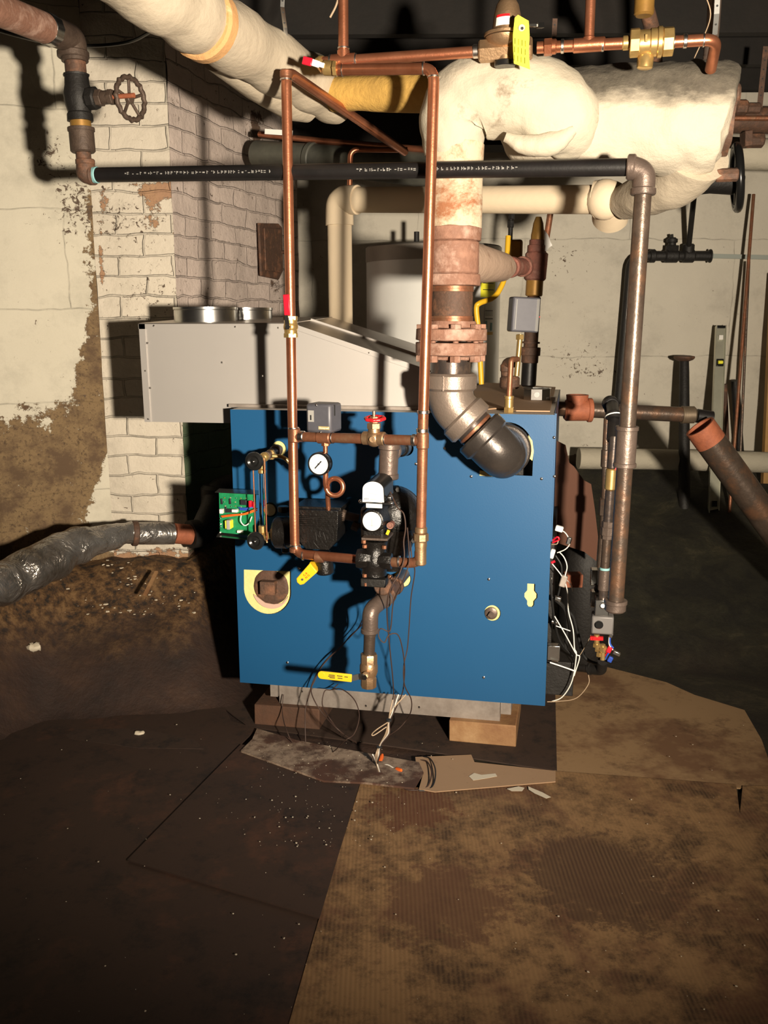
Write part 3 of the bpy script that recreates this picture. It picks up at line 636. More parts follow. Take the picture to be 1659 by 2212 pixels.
mb=MB(); mb.tube(PL((1562,262,.0),(1577,262,.0)),.09,36); mb.noise(.006,20); mb.band(P(1577,205,.0),(1,0,0),.03,.05,10); mb.band(P(1570,378,.0),(1,0,0),.018,.06,8); HD.part('flange',mb,M['rust_dark'],label='rusty flange edge at the far end')
mb=MB(); ps=PL((977,336,YR),(977,305,YR),(984,258,YR),(1020,218,YR),(1085,205,YR),(1150,214,YR),(1205,246,YR+.01),(1222,285,YR+.05),(1205,310,YR+.09))
p_=smoothpath(ps,8); n=len(p_)
rr=[interp(i/(n-1),[(0,.076),(.12,.084),(.25,.098),(.42,.108),(.6,.112),(.78,.105),(.92,.08),(1,.05)]) for i in range(n)]
LG=T('insulated_elbow','rounded cream plaster lagging over the bend above the steam riser','pipe insulation',P(1050,215,YR))
mb.tube(p_,rr,56); mb.noise(.010,8,2); mb.noise(.004,26); LG.part('lagging',mb,M['plaster_ins'],angle=60)
mb=MB(); q_=smoothpath(PL((1092,296,YR-.07),(1140,312,YR-.07),(1200,308,YR-.07),(1240,280,YR-.07)),8); n=len(q_); mb.tube(q_,[.012+.018*math.sin(PI*i/(n-1)) for i in range(n)],20); mb.noise(.005,25); LG.part('plaster_lip',mb,M['plaster_ins'],label='torn lip of plaster hanging under the bend')
# amber fibreglass pipe between main and elbow
mb=MB(); mb.tube(smoothpath(PL((722,205,.12),(790,200,.08),(860,201,.04),(950,203,-.02),(1000,205,-.06)),4),[.050+.0003*i for i in range(17)],32); mb.noise(.004,9)
solo('fibreglass_pipe_cover','bare amber fibreglass pipe cover between the two plaster lagged pipes','pipe insulation',mb,M['fiberglass'])
# steam main at upper left
MN=T('steam_main','long plaster lagged steam main coming down from the upper left','pipe',Q(500,120,2.8))
ps=QL((180,-130,2.1),(330,-20,2.3),(430,42,2.48),(560,118,2.78),(660,175,3.0),(728,208,3.13)); p_=smoothpath(ps,9); n=len(p_)
mb=MB(); mb.tube(p_,[.083+.004*math.sin(i*.9) for i in range(n)],48); mb.noise(.006,11); MN.part('lagging',mb,M['canvas'],angle=60)
mb=MB(); mb.tube(smoothpath(QL((520,150,2.85),(590,190,2.98),(645,225,3.06),(672,240,3.1)),8),[.05,.052,.054,.055,.056]*5,32) if 0 else mb.tube(QL((470,108,2.72),(560,168,2.9),(632,214,3.04),(668,234,3.1)),[.055,.066,.062,.045],32); mb.noise(.006,14); MN.part('lagging',mb,M['canvas'],label='second layer bulging below the main',angle=60)
mb=MB(); c=Q(440,50,2.49); d=(Q(560,118,2.78)-Q(430,42,2.48)).normalized(); mb.band(c,d,.0895,.045,40); mb.noise(.002,20); MN.part('tape_band',mb,insul('orange_tape',(.62,.36,.16),(.55,.3,.12),(.7,.5,.3),8),label='orange brown tape band')
# cream condensate pipe
CP=T('cream_lagged_pipe','cream lagged pipe dropping behind the draft hood and crossing behind the riser','pipe',P(733,690,.68))
a=P(733,700,.68); b=P(733,432,.68); c=P(1300,431,.34)
a=Vector((b.x,b.y,HT+.03))
d=(c-b).normalized()
mb=MB(); mb.tube([a,b-Vector((0,0,.06))],.0455,32); mb.noise(.0015,20); CP.part('pipe_cover',mb,M['cream_pipe'],label='upright length')
mb=MB(); mb.tube(rounded([b-Vector((0,0,.09)),b,b+d*.08],.07,10),.052,32); mb.noise(.002,20); CP.part('elbow_cover',mb,M['cream_pipe'],label='swollen elbow cover')
mb=MB(); mb.tube([b+d*.07,c],.0450,32); mb.noise(.0015,20); CP.part('pipe_cover',mb,M['cream_pipe'],label='level length')
mb=MB(); e=P(1338,450,.42); mb.tube(rounded([c-d*.02,P(1322,428,.33),P(1318,470,.42)],.06,10),.058,32); mb.ball(P(1308,431,.33),.062); mb.noise(.002,20); CP.part('elbow_cover',mb,M['cream_pipe'],label='bulbous elbow at the right end')
# ================================================================ helpers for valves
def lever(t,pts,w,th,mat_,mat_s,grip_from,up=(0,-1,0),name='handle'):
    pts=[Vector(p) for p in pts]
    mb=MB()
    for a,b in zip(pts[:grip_from],pts[1:grip_from+1]): mb.bar(a,b,w*.8,.003,up)
    h=t.part(name,mb,M[mat_s])
    mb=MB()
    for a,b in zip(pts[grip_from:],pts[grip_from+1:]): mb.bar(a,b,w,th,up)
    mb.cyl(pts[-1]-Vector(up)*th*.5,pts[-1]+Vector(up)*th*.5,w*.5,16)
    g=t.part('grip',mb,M[mat_],parent=h); return h,g
def handwheel(t,c,ax,R,r,mat,spokes=4,scal=0,sn=8,name='handwheel',dish=.0):
    a,b,x=frame(ax); c=Vector(c); mb=MB(); mb.torus(c,ax,R,r,40,10,scal,sn); mb.band(c-x*dish,ax,R*.24,r*2.2,16)
    for k in range(spokes):
        t_=2*PI*(k+.3)/spokes; d=a*math.cos(t_)+b*math.sin(t_); mb.tube([c-x*dish+d*R*.15,c-x*dish*.5+d*R*.6,c+d*R],r*.62,8)
    return t.part(name,mb,M[mat])
def bands(t,items,mat,nm='solder_joint'):
    for p,d,r,L in items: mb=MB(); mb.band(p,d,r,L,20); t.part(nm,mb,M[mat])
# ================================================================ COPPER LOOP ON THE BOILER FRONT
rc=.0142; YC=-.30
def yc(px): return -.24-.10*(clamp((px-625)/290,-.2,1.2))
def K(x,y,o=0): return P(x,y,yc(x)+o)
L_=T('copper_loop','tall bright copper pipe loop with a red handled ball valve on its left leg','pipe',K(770,1210))
TL=K(618,152); BL=K(637,1196); BR=K(908,1217); TR=K(938,148); MBt=K(812,1205)
vb=K(628,706)      # ball valve centre on left leg
up=(TL-BL).normalized()
mb=MB(); diag=P(874,328,.55); mb.pipe([diag,TL,BL,K(772,1208)],rc,.035,18); L_.part('left_leg',mb,M['copper'],label='left leg with bend running back at the top and across at the bottom')
mb=MB(); tr0=K(722,151); mb.pipe([tr0,TR,K(914,905)],rc,.035,18); L_.part('right_leg',mb,M['copper'],label='bright upper right leg')
mb=MB(); mb.pipe([K(914,905),BR,K(848,1214)],rc,.035,18); L_.part('right_leg',mb,M['copper_dull'],label='dull lower right leg')
j=[(seg(BL,TL,.24),up,.0165,.004),(K(638,1178),up,.0165,.006),(K(655,1199),(1,0,0),.0165,.005),(K(634,925),up,.0165,.005),(K(618,172),up,.0165,.005),
   (K(937,166),up,.0165,.004),(K(914,890),up,.0165,.01),(K(912,930),up,.0165,.012),(K(726,151),(1,0,0),.0165,.004),(K(915,148),(1,0,0),.0165,.004),(K(740,152),(1,0,0),.0165,.003),(K(862,1213),(1,0,0),.0165,.006)]
bands(L_,j[1:],'solder')
bands(L_,[(K(636,940),up,.0172,.042),(K(913,952),up,.0172,.045),(K(690,1203),(1,0,0),.0168,.03),(K(618,160),up,.017,.02),(K(637,1188),up,.0165,.014),(K(908,1200),up,.0168,.03)],'copper_dull','fitting')
mb=MB(); p=K(909,1160); mb.hexn(p,up,.022,.022,8); mb.band(p-up*.02,up,.0175,.02); mb.band(p+up*.02,up,.0175,.018); mb.band(p-up*.05,up,.0165,.06); L_.part('union',mb,M['bronze'],label='bronze union in the right leg')
# ball valve red
mb=MB(); mb.band(vb,up,.0185,.05,24); mb.hexn(vb+up*.024,up,.0205,.012); mb.hexn(vb-up*.024,up,.0205,.012); mb.ball(vb,.021); mb.cyl(vb,vb+Vector((0,-.028,0)),.008,12); v_=L_.part('ball_valve',mb,M['brass'])
s=vb+Vector((0,-.028,0)); mb=MB(); mb.hexn(s,(0,1,0),.008,.006); mb.bar(s,K(619,686,-.03),.012,.003,(0,1,0)); mb.bar(K(619,688,-.03),K(616,640,-.034),.010,.003,(0,1,0)); L_.part('lever',mb,M['chrome'],parent=v_)
mb=MB(); mb.bar(K(621,681,-.034),K(618,636,-.036),.018,.006,(0,1,0)); g=L_.part('grip',mb,M['redvinyl'],parent=v_,bevel=.002)
# middle cross pipe with tee, globe valve
mb=MB(); mb.cyl(K(640,943),K(912,952),rc,18); L_.part('cross_pipe',mb,M['copper_dull'])
d=(K(912,952)-K(640,943)).normalized()
bands(L_,[(K(652,943),d,.0165,.02),(K(719,946),d,.0165,.004),(K(833,949),d,.0165,.004),(K(895,951),d,.0168,.012)],'solder')
bands(L_,[(K(701,945),d,.018,.045)],'copper_dull','tee')
G=K(808,947); mb=MB(); mb.band(G,d,.019,.07,20); mb.ball(G,.024); mb.cyl(G,G+Vector((0,0,.03)),.017,16); mb.hexn(G+Vector((0,0,.035)),(0,0,1),.020,.016); mb.hexn(G+Vector((0,0,.052)),(0,0,1),.013,.018); mb.cyl(G+Vector((0,0,.05)),G+Vector((0,0,.076)),.0045,10); mb.cyl(G,G+Vector((0,-.028,0)),.008,12)
gv=L_.part('globe_valve',mb,M['bronze'],label='bronze stop valve in the cross pipe')
handwheel(L_,K(810,904),(0,-.12,1),.025,.0052,'red',5,.06,8,'handwheel')
YC=yc(700)
# ================================================================ PRESSURE CONTROL + GAUGE + SIPHON
PC=T('pressure_control','grey pressure control box with a gold label standing on the copper cross pipe','control box',P(700,940,YC))
a=P(662,934,YC-.03); b=P(716,872,YC-.03); w_=b.x-a.x; h_=b.z-a.z
mb=MB(); R15=Matrix.Rotation(-.20,3,'Z'); cc=Vector(((a.x+b.x)/2+.008,YC-.004,(a.z+b.z)/2)); mb.box(cc,w_+.004,.075,h_,R15); PC.part('cover',mb,M['grey_box'],bevel=.008)
fr=R15@Vector((1,0,0)); fn=R15@Vector((0,-1,0)); fc=cc+fn*.0378
mb=MB(); mb.box(fc-fr*.022+Vector((0,0,.006)),.018,.002,.032,R15); w=PC.part('scale_window',mb,M['ink_grey'],label='small recessed scale window')
mb=MB(); mb.box(fc-fr*.022+Vector((0,0,.002))+fn*.001,.004,.002,.014,R15); PC.part('pointer',mb,M['ink'],parent=w)
mb=MB(); mb.box(fc+fr*.018-Vector((0,0,.026)),.034,.001,.009,R15); lp=PC.part('name_plate',mb,M['gold'],label='gold name plate')
text_mesh(PC,'Honeywell',.0072,fc+fr*.018-Vector((0,0,.026))+fn*.0012,fr,(0,0,1),M['white'],lp)
mb=MB(); mb.box(cc+fr*(w_/2+.002)+Vector((0,0,.022))+fn*.012,.002,.006,.03,R15); PC.part('slot',mb,M['ink'],label='black slot in the side')
for o in (fr*-.004+Vector((0,0,h_/2-.004)),fr*.008-Vector((0,0,h_/2-.003))):
    mb=MB(); mb.ball(fc+o,.0032,u=10,v=6); PC.part('screw',mb,M['chrome'])
PG=T('pressure_gauge','round white faced pressure gauge with black case under the grey control box','gauge',P(700,1100,-.25))
gc=P(688,1003,YC-.03); gd=(Vector((-.10,-1,-.02))).normalized()
mb=MB(); mb.lathe(gc-gd*.03,gd,[(0,.030),(.004,.033),(.026,.034),(.030,.033),(.030,.029),(.0275,.0285)],40); PG.part('case',mb,M['black_plastic'])
mb=MB(); mb.lathe(gc-gd*.0030,gd,[(0,.0288),(.001,.0288)],40); PG.part('dial',mb,M['dial'])
gr=gd.cross(Vector((0,0,1))).normalized()*-1; gu=gr.cross(gd)*-1
gr=Vector((0,0,1)).cross(gd).normalized()*-1 if False else Vector((1,0,0))-gd*gd.x; gr.normalize(); gu=Vector((0,0,1))-gd*gd.z; gu.normalize()
n_=MB(); o=gc-gd*.0012; n_.bar(o-(gr*.7+gu*.75)*.017,o+(gr*.7+gu*.75)*.012,.0034,.0008,gd); n_.cyl(o,o+gd*.001,.0028,12); PG.part('needle',n_,M['ink'])
for k in range(11):
    t_=math.radians(225-27*k); q=gr*math.cos(t_)+gu*math.sin(t_); mb=MB(); mb.bar(o+q*.022-gd*.0003,o+q*.0265-gd*.0003,.0011,.0004,gd); PG.part('tick_mark',mb,M['ink_grey'])
mb=MB(); mb.pipe([P(703,950,YC),P(703,1000,YC)],.007,None,12); mb.hexn(P(703,958,YC),(0,0,1),.012,.014); PG.part('nipple',mb,M['copper'])
mb=MB(); s0=P(705,1000,YC+.02); ctr=P(722,1053,YC+.03); Rl=.0245
pts=[s0,P(703,1040,YC+.02)]
for k in range(0,25):
    t_=PI+ (2*PI+.25)*k/24; pts.append(ctr+Vector((math.cos(t_)*Rl*1.0,.016*k/24,math.sin(t_)*Rl)))
pts+= [P(708,1075,YC+.06),P(710,1102,YC+.07)]
mb.tube(smoothpath(pts,3),.0075,14); PG.part('siphon',mb,M['copper'],label='looped copper siphon tube')
# ================================================================ BLACK CAST LOW WATER BOX (left)
BX=T('black_ribbed_trap','squat black ribbed cast iron cut-off body left of the float chamber','cut-off',P(690,1240,-.16))
a=P(640,1185,-.22); b=P(730,1104,-.22)
mb=MB(); cx_=(a.x+b.x)/2; mb.prism([(a.x,-.22,b.z+.0),(b.x,-.22,b.z),(b.x-.004,-.22,a.z+.03),(b.x-.03,-.22,a.z),(a.x+.03,-.22,a.z),(a.x+.002,-.22,a.z+.03)],(0,.13,0))
for k in range(6): z=b.z-.018-k*.006; mb.bx(a.x-.002,b.x+.001,-.2215,-.09,z-.0012,z+.0012)
mb.bx(a.x-.012,b.x+.004,-.20,-.08,b.z-.006,b.z+.006); BX.part('body',mb,M['black_iron'],bevel=.006)
mb=MB(); mb.band(P(610,1150,-.14),(1,0,0),.05,.05,28); mb.lathe(P(640,1150,-.14),(-1,0,0),[(0,.045),(.03,.05),(.06,.036)],28); mb.band(P(612,1100,-.12),(0,0,1),.018,.02,8); mb.band(P(618,1187,-.12),(0,0,1),.015,.02,8); BX.part('end_bell',mb,M['black_iron'])
mb=MB(); mb.tube([P(655,1120,-.221),P(690,1118,-.221)],.001,6); 
for (x0,y0,x1,y1) in ((682,1150,684,1168),(690,1148,692,1160),(698,1150,703,1166),(678,1172,688,1184)): mb.tube([P(x0,y0,-.2205),P(x1,y1,-.2205)],.0011,6)
BX.part('casting_mark',mb,M['black_dull'],label='raised casting marks')
mb=MB(); p=P(700,1212,-.2); q=P(702,1240,-.2); mb.cyl(P(698,1190,-.2),p,.022,20); mb.lathe(p,q-p,[(0,.026),(.02,.028),(.035,.027),(.04,.022)],24); BX.part('blowdown_spigot',mb,M['black_iron'])
lv=[P(668,1222,-.24),P(680,1216,-.22),P(684,1232,-.21)]
mb=MB(); mb.prism([P(x,y,-.25) for x,y in ((640,1250),(641,1258),(648,1264),(656,1262),(685,1236),(669,1217))],(0,.004,0)); 
h=BX.part('handle',mb,M['yellow'],label='yellow quick opening handle',bevel=.002)
mb=MB(); mb.prism([P(669,1217,-.25),P(685,1236,-.25),P(688,1232,-.21),P(686,1221,-.21),P(674,1212,-.21)],(0,.002,.002)); BX.part('handle_fold',mb,M['yellow'],parent=h)
mb=MB(); mb.cyl(P(653,1252,-.2515),P(653,1252,-.249),.0035,12); BX.part('handle_hole',mb,M['ink'],parent=h)
text_mesh(BX,'C A\nN G',.009,P(662,1243,-.2512),(.72,0,.69),(-.69,0,.72),M['red'],h)
YC=yc(808)
# ================================================================ FLOAT FEEDER
FD=T('water_feeder','black cast iron float feeder and low water cut-off with white dial hanging on brown pipework','water feeder',P(815,1265,-.25))
bc=P(848,1115,-.13); Rb=mpp(bc)*66
mb=MB(); mb.ball(bc,Rb,(1,.85,1.02),u=40,v=24); mb.band(bc+Vector((0,.0,0)),(.35,-1,0),Rb*1.02,.02,40); mb.lathe(bc+Vector((0,0,-.03)),(0,0,-1),[(0,Rb*.9),(.07,Rb*.62),(.12,.036),(.135,.033)],32)
FD.part('float_chamber',mb,M['black_iron'],label='round glossy black float chamber')
for k in range(6):
    t_=2*PI*k/6+.3; q=bc+Vector((math.cos(t_)*Rb*1.0,-.03,math.sin(t_)*Rb*1.0)); mb=MB(); mb.hexn(q,(.3,-1,0),.009,.03); FD.part('bolt',mb,M['black_dull'])
mb=MB(); mb.band(P(738,1112,-.15),(1,0,-.3),.018,.03,8); mb.cyl(P(740,1112,-.15),P(775,1120,-.14),.014,12); mb.hexn(P(768,1137,-.15),(1,0,-.4),.014,.022); FD.part('side_plug',mb,M['wheel_brown'])
yb=-.27; bar=mb=MB(); c=P(808,1130,yb); mb.box(Vector((c.x,yb+.03,c.z)),.075,.10,.10); FD.part('body',mb,M['black_iron'],bevel=.012)
mb=MB(); k0=P(807,1125,YC-.02); gdv=Vector((-.05,-1,0)).normalized(); mb.lathe(k0+Vector((0,.05,0)),gdv,[(0,.038),(.03,.036),(.055,.032),(.057,.028)],40); FD.part('dial_housing',mb,M['black_iron'])
mb=MB(); kk=k0+Vector((0,.05,0))+gdv*.0575; mb.lathe(kk,gdv,[(0,.0268),(.0015,.0268)],40); dl=FD.part('dial',mb,M['dial'],label='blank white round dial')
mb=MB(); mb.bar(kk+gdv*.002+Vector((0,0,.008)),kk+gdv*.002-Vector((0,0,.014)),.0012,.0006,gdv); FD.part('needle',mb,M['ink_grey'],parent=dl)
mb=MB(); mb.tube([kk+gdv*.002+Vector((-.018,0,-.012)),kk+gdv*.002+Vector((.012,0,-.012))],.0005,6); FD.part('printing',mb,M['ink_grey'],parent=dl)
# domed switch cover
sc0=P(806,1083,YC-.04); pr_=[]; wv=.030
tp=P(806,1040,YC-.04).z-sc0.z
shape=[(-wv-.001,-.002),(wv+.002,-.002)]+[(wv*math.cos(a)*1.0,tp-.022+.022*math.sin(a)) for a in [PI*k/14 for k in range(15)]]
mb=MB(); mb.prism([sc0+Vector((x,0,z)) for x,z in shape],(.012,.075,.012)); FD.part('switch_cover',mb,M['black_plastic'],bevel=.003)
mb=MB(); mb.prism([sc0+Vector((x*.97,-.0012,z*.985+.0003)) for x,z in shape],(0,.001,0)); pl_=FD.part('data_plate',mb,M['dial'],label='white arched data plate')
text_mesh(FD,'ITT',.009,sc0+Vector((-.018,-.002,.006)),(1,0,0),(0,0,1),M['ink'],pl_)
mb=MB()
for k in range(7): mb.bar(sc0+Vector((-.021,-.0015,.016+k*.0035)),sc0+Vector((.018-.004*(k%3),-.0015,.016+k*.0035)),.0004,.0009,(0,0,1))
mb.bar(sc0+Vector((-.008,-.0015,.006)),sc0+Vector((.021,-.0015,.006)),.0004,.0012,(0,0,1)); FD.part('small_print',mb,M['ink_grey'],parent=pl_)
mb=MB(); a=P(779,1083,YC-.03); b=P(846,1087,YC-.03); mb.bar(a,b,.03,.003,(0,0,1)); mb.ball(a,.006); mb.ball(b,.006); mb.ball(P(842,1075,YC-.02),.008); FD.part('bracket',mb,M['chrome'])
a=P(808,1089,YC-.04); mb=MB(); mb.box(a+Vector((0,0,-.003)),.046,.002,.016); FD.part('lower_plate',mb,M['dial'],bevel=.001)
mb=MB(); p=P(843,1135,YC+.0); mb.lathe(p,(0,-1,0),[(-.02,.01),(.004,.01),(.004,.006),(.001,.005)],16); FD.part('plug',mb,M['rust_red'])
mb=MB(); mb.box(P(838,1150,YC),.008,.004,.014,Matrix.Rotation(.4,3,'Y')); FD.part('sticker',mb,M['yellow'])
mb=MB(); a=P(811,1163,YC-.01); mb.box(Vector((a.x,YC+.02,a.z)),.075,.085,.006); FD.part('cap_plate',mb,M['fitting'],label='thin grey plate across the body')
# lower valve body
mb=MB(); a=P(811,1166,YC+.02); b=P(808,1240,YC+.02); ax_=b-a
mb.lathe(a,ax_,[(0,.037),(.015,.034),(.03,.032),(.045,.040),(.06,.044),(.075,.041),(.09,.036),(ax_.length,.037)],28); e=P(775,1207,YC+.0); mb.lathe(e+Vector((-.004,0,0)),(1,0,0),[(0,.028),(.012,.031),(.03,.026),(.05,.02)],8); e=P(840,1212,YC+.0); mb.lathe(e+Vector((.008,0,0)),(-1,0,0),[(0,.024),(.012,.026),(.04,.02)],8)
FD.part('valve_body',mb,M['black_iron'],label='bulging black valve body')
mb=MB(); a=P(811,1253,YC+.02); mb.box(a,.073,.07,.024); FD.part('bottom_flange',mb,M['black_dull'],bevel=.003)
for x,y in ((788,1243),(843,1246),(790,1262),(788,1180),(830,1182),(786,1170)): mb=MB(); mb.hexn(P(x,y,YC-.01),(0,0,1),.007,.01); FD.part('bolt',mb,M['copper_dull'])
# brown piping: boiler tapping, tee, down
mb=MB(); p=P(839,975,-.24); q=P(877,966,.0); mb.cyl(p,q,.020,20); mb.band(seg(p,q,.75),q-p,.026,.05); FD.part('nipple',mb,M['black_iron'])
mb=MB(); a=P(841,958,-.24); b=P(838,1032,-.24); mb.band((a+b)/2,b-a,.028,(b-a).length); mb.band(a+(b-a)*.08,b-a,.032,.018); mb.band(b-(b-a)*.05,b-a,.031,.016); mb.band(p+(q-p).normalized()*.028,q-p,.032,.02); mb.cyl(p,p+(q-p).normalized()*.03,.028,20); mb.cyl(b,P(836,1062,-.2),.016,16); FD.part('tee',mb,M['fitting'],label='brown iron tee at the top')
# equaliser line at bottom right: to the boiler, cross and drain
DV=T('drain_line','rusty iron drain line ending in a bronze ball valve with a yellow handle','pipe',P(797,1480,YC-.02))
p0=P(874,1240,.0); p1=P(862,1255,-.12); p2=P(820,1305,-.30); 
mb=MB(); mb.cyl(p0,seg(p0,p2,.45),.017,20); DV.part('nipple',mb,M['steel'])
dd=(p2-p0).normalized()
mb=MB(); m1=seg(p0,p2,.42); m2=seg(p0,p2,.72); mb.band((m1+m2)/2,dd,.024,(m2-m1).length); mb.band(m1,dd,.028,.02); mb.band(m2,dd,.028,.02); mb.cyl((m1+m2)/2,P(826,1262,-.27),.022,20); mb.band(P(828,1266,-.268),P(826,1262,-.27)-(m1+m2)/2,.027,.018); DV.part('tee',mb,M['rust_dark'],label='rusty tee fitting')
mb=MB(); mb.cyl(m2,p2-dd*.03,.017,20); DV.part('nipple',mb,M['steel_rust'])
Ye=p2.y; el=P(800,1318,Ye-.02); e2=P(799,1362,Ye-.02)
mb=MB(); mb.tube(rounded([p2-dd*.045,el,e2],.03,10),.0235,24); mb.band(p2-dd*.045,dd,.027,.014); mb.band(e2,(0,0,1),.0265,.014); DV.part('elbow',mb,M['fitting'])
b1=P(797,1412,Ye-.02); mb=MB(); mb.cyl(e2,b1,.017,20); mb.band(P(799,1372,Ye-.02),(0,0,1),.0178,.008); DV.part('nipple',mb,M['steel_rust'])
v0=P(797,1412,Ye-.02); v1=P(796,1484,Ye-.02); vl=(v0-v1).length; vm=(v0+v1)/2
mb=MB(); mb.lathe(v0,v1-v0,[(0,.0235),(.003,.025),(.028,.025),(.03,.021)],8); mb.lathe(v0+(v1-v0).normalized()*.024,v1-v0,[(0,.022),(.012,.0265),(.03,.0265),(.044,.022)],24); mb.lathe(v1,v0-v1,[(0,.022),(.003,.0235),(.03,.0235),(.034,.02)],8); mb.cyl(vm,vm+Vector((0,-.036,0)),.010,14); bv=DV.part('ball_valve',mb,M['bronze'])
s=vm+Vector((-.004,-.036,-.006)); mb=MB(); mb.hexn(s+Vector((0,-.003,0)),(0,1,0),.009,.007); mb.bar(s,s+Vector((-.018,-.002,0)),.018,.0025,(0,1,0)); mb.bar(s+Vector((-.018,-.002,0)),P(757,1466,Ye-.068),.017,.0025,(0,1,0)); lv=DV.part('lever',mb,M['chrome'],parent=bv)
a=P(760,1465,Ye-.068); b=P(695,1458,Ye-.070); mb=MB(); mb.bar(a,b,.024,.006,(0,1,0)); mb.cyl(b-Vector((0,.003,0)),b+Vector((0,.003,0)),.012,16); gp=DV.part('grip',mb,M['yellow'],parent=bv,bevel=.002)
mb=MB()
for (u,v,l) in ((.30,.004,.016),(.30,-.003,.014),(.55,.004,.018),(.55,0,.02),(.55,-.004,.016),(.12,.003,.01)):
    q=seg(a,b,u)+Vector((0,-.0035,v)); mb.bar(q,q+(b-a).normalized()*l,.0022,.0006,(0,1,0))
o_=DV.part('lettering',mb,M['ink'],parent=bv)
# ================================================================ GAUGE GLASS
GG=T('gauge_glass','water gauge glass with copper guard rods and two black hand wheels on the boiler front','gauge glass',P(560,1180,-.17))
wt=P(550,996,-.21); wb=P(553,1168,-.21)
mb=MB(); t0=P(603,970,.0); t1=P(575,985,-.15); mb.cyl(t0,t1,.013,18); mb.band(seg(t0,t1,.25),t1-t0,.019,.03); GG.part('nipple',mb,M['fitting'])
mb=MB(); mb.ball(P(571,987,-.16),.015); mb.cyl(P(585,983,-.10),P(562,992,-.19),.011,16); mb.hexn(P(585,982,-.11),(t1-t0),.017,.016); mb.band(P(566,1003,-.16),(0,0,1),.011,.03); mb.band(P(566,1018,-.16),(0,0,1),.012,.012); GG.part('top_valve',mb,M['brass'])
mb=MB(); mb.ball(P(573,1157,-.16),.015); mb.cyl(P(597,1152,-.12),P(560,1163,-.19),.011,16); mb.band(P(567,1143,-.16),(0,0,1),.012,.024); mb.cyl(P(573,1157,-.16),P(577,1172,-.16),.003,8); GG.part('bottom_valve',mb,M['brass'])
mb=MB(); mb.cyl(P(585,1152,-.13),P(620,1150,-.13),.013,18); mb.hexn(P(595,1151,-.13),(1,0,0),.019,.022,8); GG.part('nipple',mb,M['copper_dull'])
mb=MB(); mb.pipe([P(588,985,-.13),P(612,986,-.12),P(632,1006,-.11)],.0062,.05,12); GG.part('bent_tube',mb,M['brass'],label='curved brass tube')
for c_,nm in ((wt,'t'),(wb,'b')):
    mb=MB(); mb.lathe(c_+Vector((0,.006,0)),(-.05,-1,0),[(0,.020),(.002,.027),(.008,.0285),(.014,.026),(.016,.018),(.012,.012),(.014,.004)],32); hw=GG.part('handwheel',mb,M['black_plastic'],label='black knob wheel')
    mb=MB(); mb.ball(c_+Vector((0,-.011,0)),.0042,u=12,v=8); GG.part('nut',mb,M['chrome'],parent=hw)
mb=MB(); mb.cyl(P(564,1020,-.16),P(567,1142,-.16),.0085,18); GG.part('glass_tube',mb,M['glass'])
for x0,y0,x1,y1 in ((547,1014,552,1152),(571,990,577,1170)): mb=MB(); mb.cyl(P(x0,y0,-.185),P(x1,y1,-.185),.0022,10); GG.part('guard_rod',mb,M['copper'])
# ================================================================ CIRCUIT BOARD MODULE
YB=-.10
CB=T('circuit_board_module','open control module showing its green circuit board beside the gauge glass','circuit board',P(515,1163,YB))
def cbp(x,y,dy=0): return P(x,y,YB+dy)
a=cbp(473,1064); b=cbp(553,1066); c=cbp(552,1158); d=cbp(475,1150)
mb=MB(); mb.prism([a,b,c,d],(0,.002,0)); CB.part('board',mb,M['green_pcb'])
mb=MB(); mb.prism([cbp(464,1064,-.02),cbp(560,1069,-.02),cbp(560,1060,.02),cbp(474,1056,.02)],(0,0,.0015)); CB.part('bracket',mb,M['galv'],label='folded steel top plate')
mb=MB(); mb.prism([cbp(467,1160,-.02),cbp(545,1168,-.02),cbp(556,1158,.02),cbp(474,1149,.02)],(0,0,.0015)); CB.part('bracket',mb,M['galv'],label='folded steel bottom plate')
def comp(x,y,sx,sz,dep,mat,nm): 
    mb=MB(); mb.box(cbp(x,y,-dep/2),sx,dep,sz); return CB.part(nm,mb,M[mat],bevel=.0008)
for x,y in ((479,1083),(488,1101),(497,1083)): comp(x,y,.006,.018,.005,'chip','chip')
comp(479,1104,.011,.014,.014,'white','connector'); comp(508,1103,.018,.009,.014,'white','relay'); comp(500,1103,.03,.012,.008,'chip','relay')
comp(495,1132,.019,.026,.024,'yellow' if 0 else 'tag_yellow','transformer'); comp(496,1132,.010,.030,.028,'ink_grey','transformer_core')
comp(528,1100,.03,.007,.01,'blue_plastic','capacitor'); comp(527,1085,.02,.016,.012,'chip','relay'); comp(519,1148,.018,.008,.012,'white','connector'); comp(541,1088,.01,.02,.014,'redvinyl','terminal'); comp(549,1090,.006,.02,.012,'redvinyl','terminal')
for k in range(14): comp(484+(k%5)*12+3*random.random(),1075+(k//5)*9+random.random()*3,.0045,.003,.002,('ochre','tan_wire','galv')[k%3],'resistor')
for k in range(6): comp(476+2*random.random(),1120+k*6,.004,.004,.006,('galv','green_pcb','white')[k%3],'resistor')
for pts,m_ in (([(478,1115,-.012),(500,1112,-.022),(525,1110,-.025),(545,1103,-.02),(556,1098,-.01)],'orange'),([(480,1117,-.012),(505,1114,-.02),(530,1111,-.022),(556,1102,-.012)],'orange'),
  ([(522,1108,-.02),(520,1125,-.026),(528,1135,-.026),(538,1130,-.02),(544,1116,-.015)],'wire_white'),([(515,1096,-.01),(530,1098,-.02),(546,1096,-.012)],'wire_blue')):
    mb=MB(); mb.tube(smoothpath([cbp(*q) for q in pts],6),.0018,8); CB.part('wire',mb,M[m_])
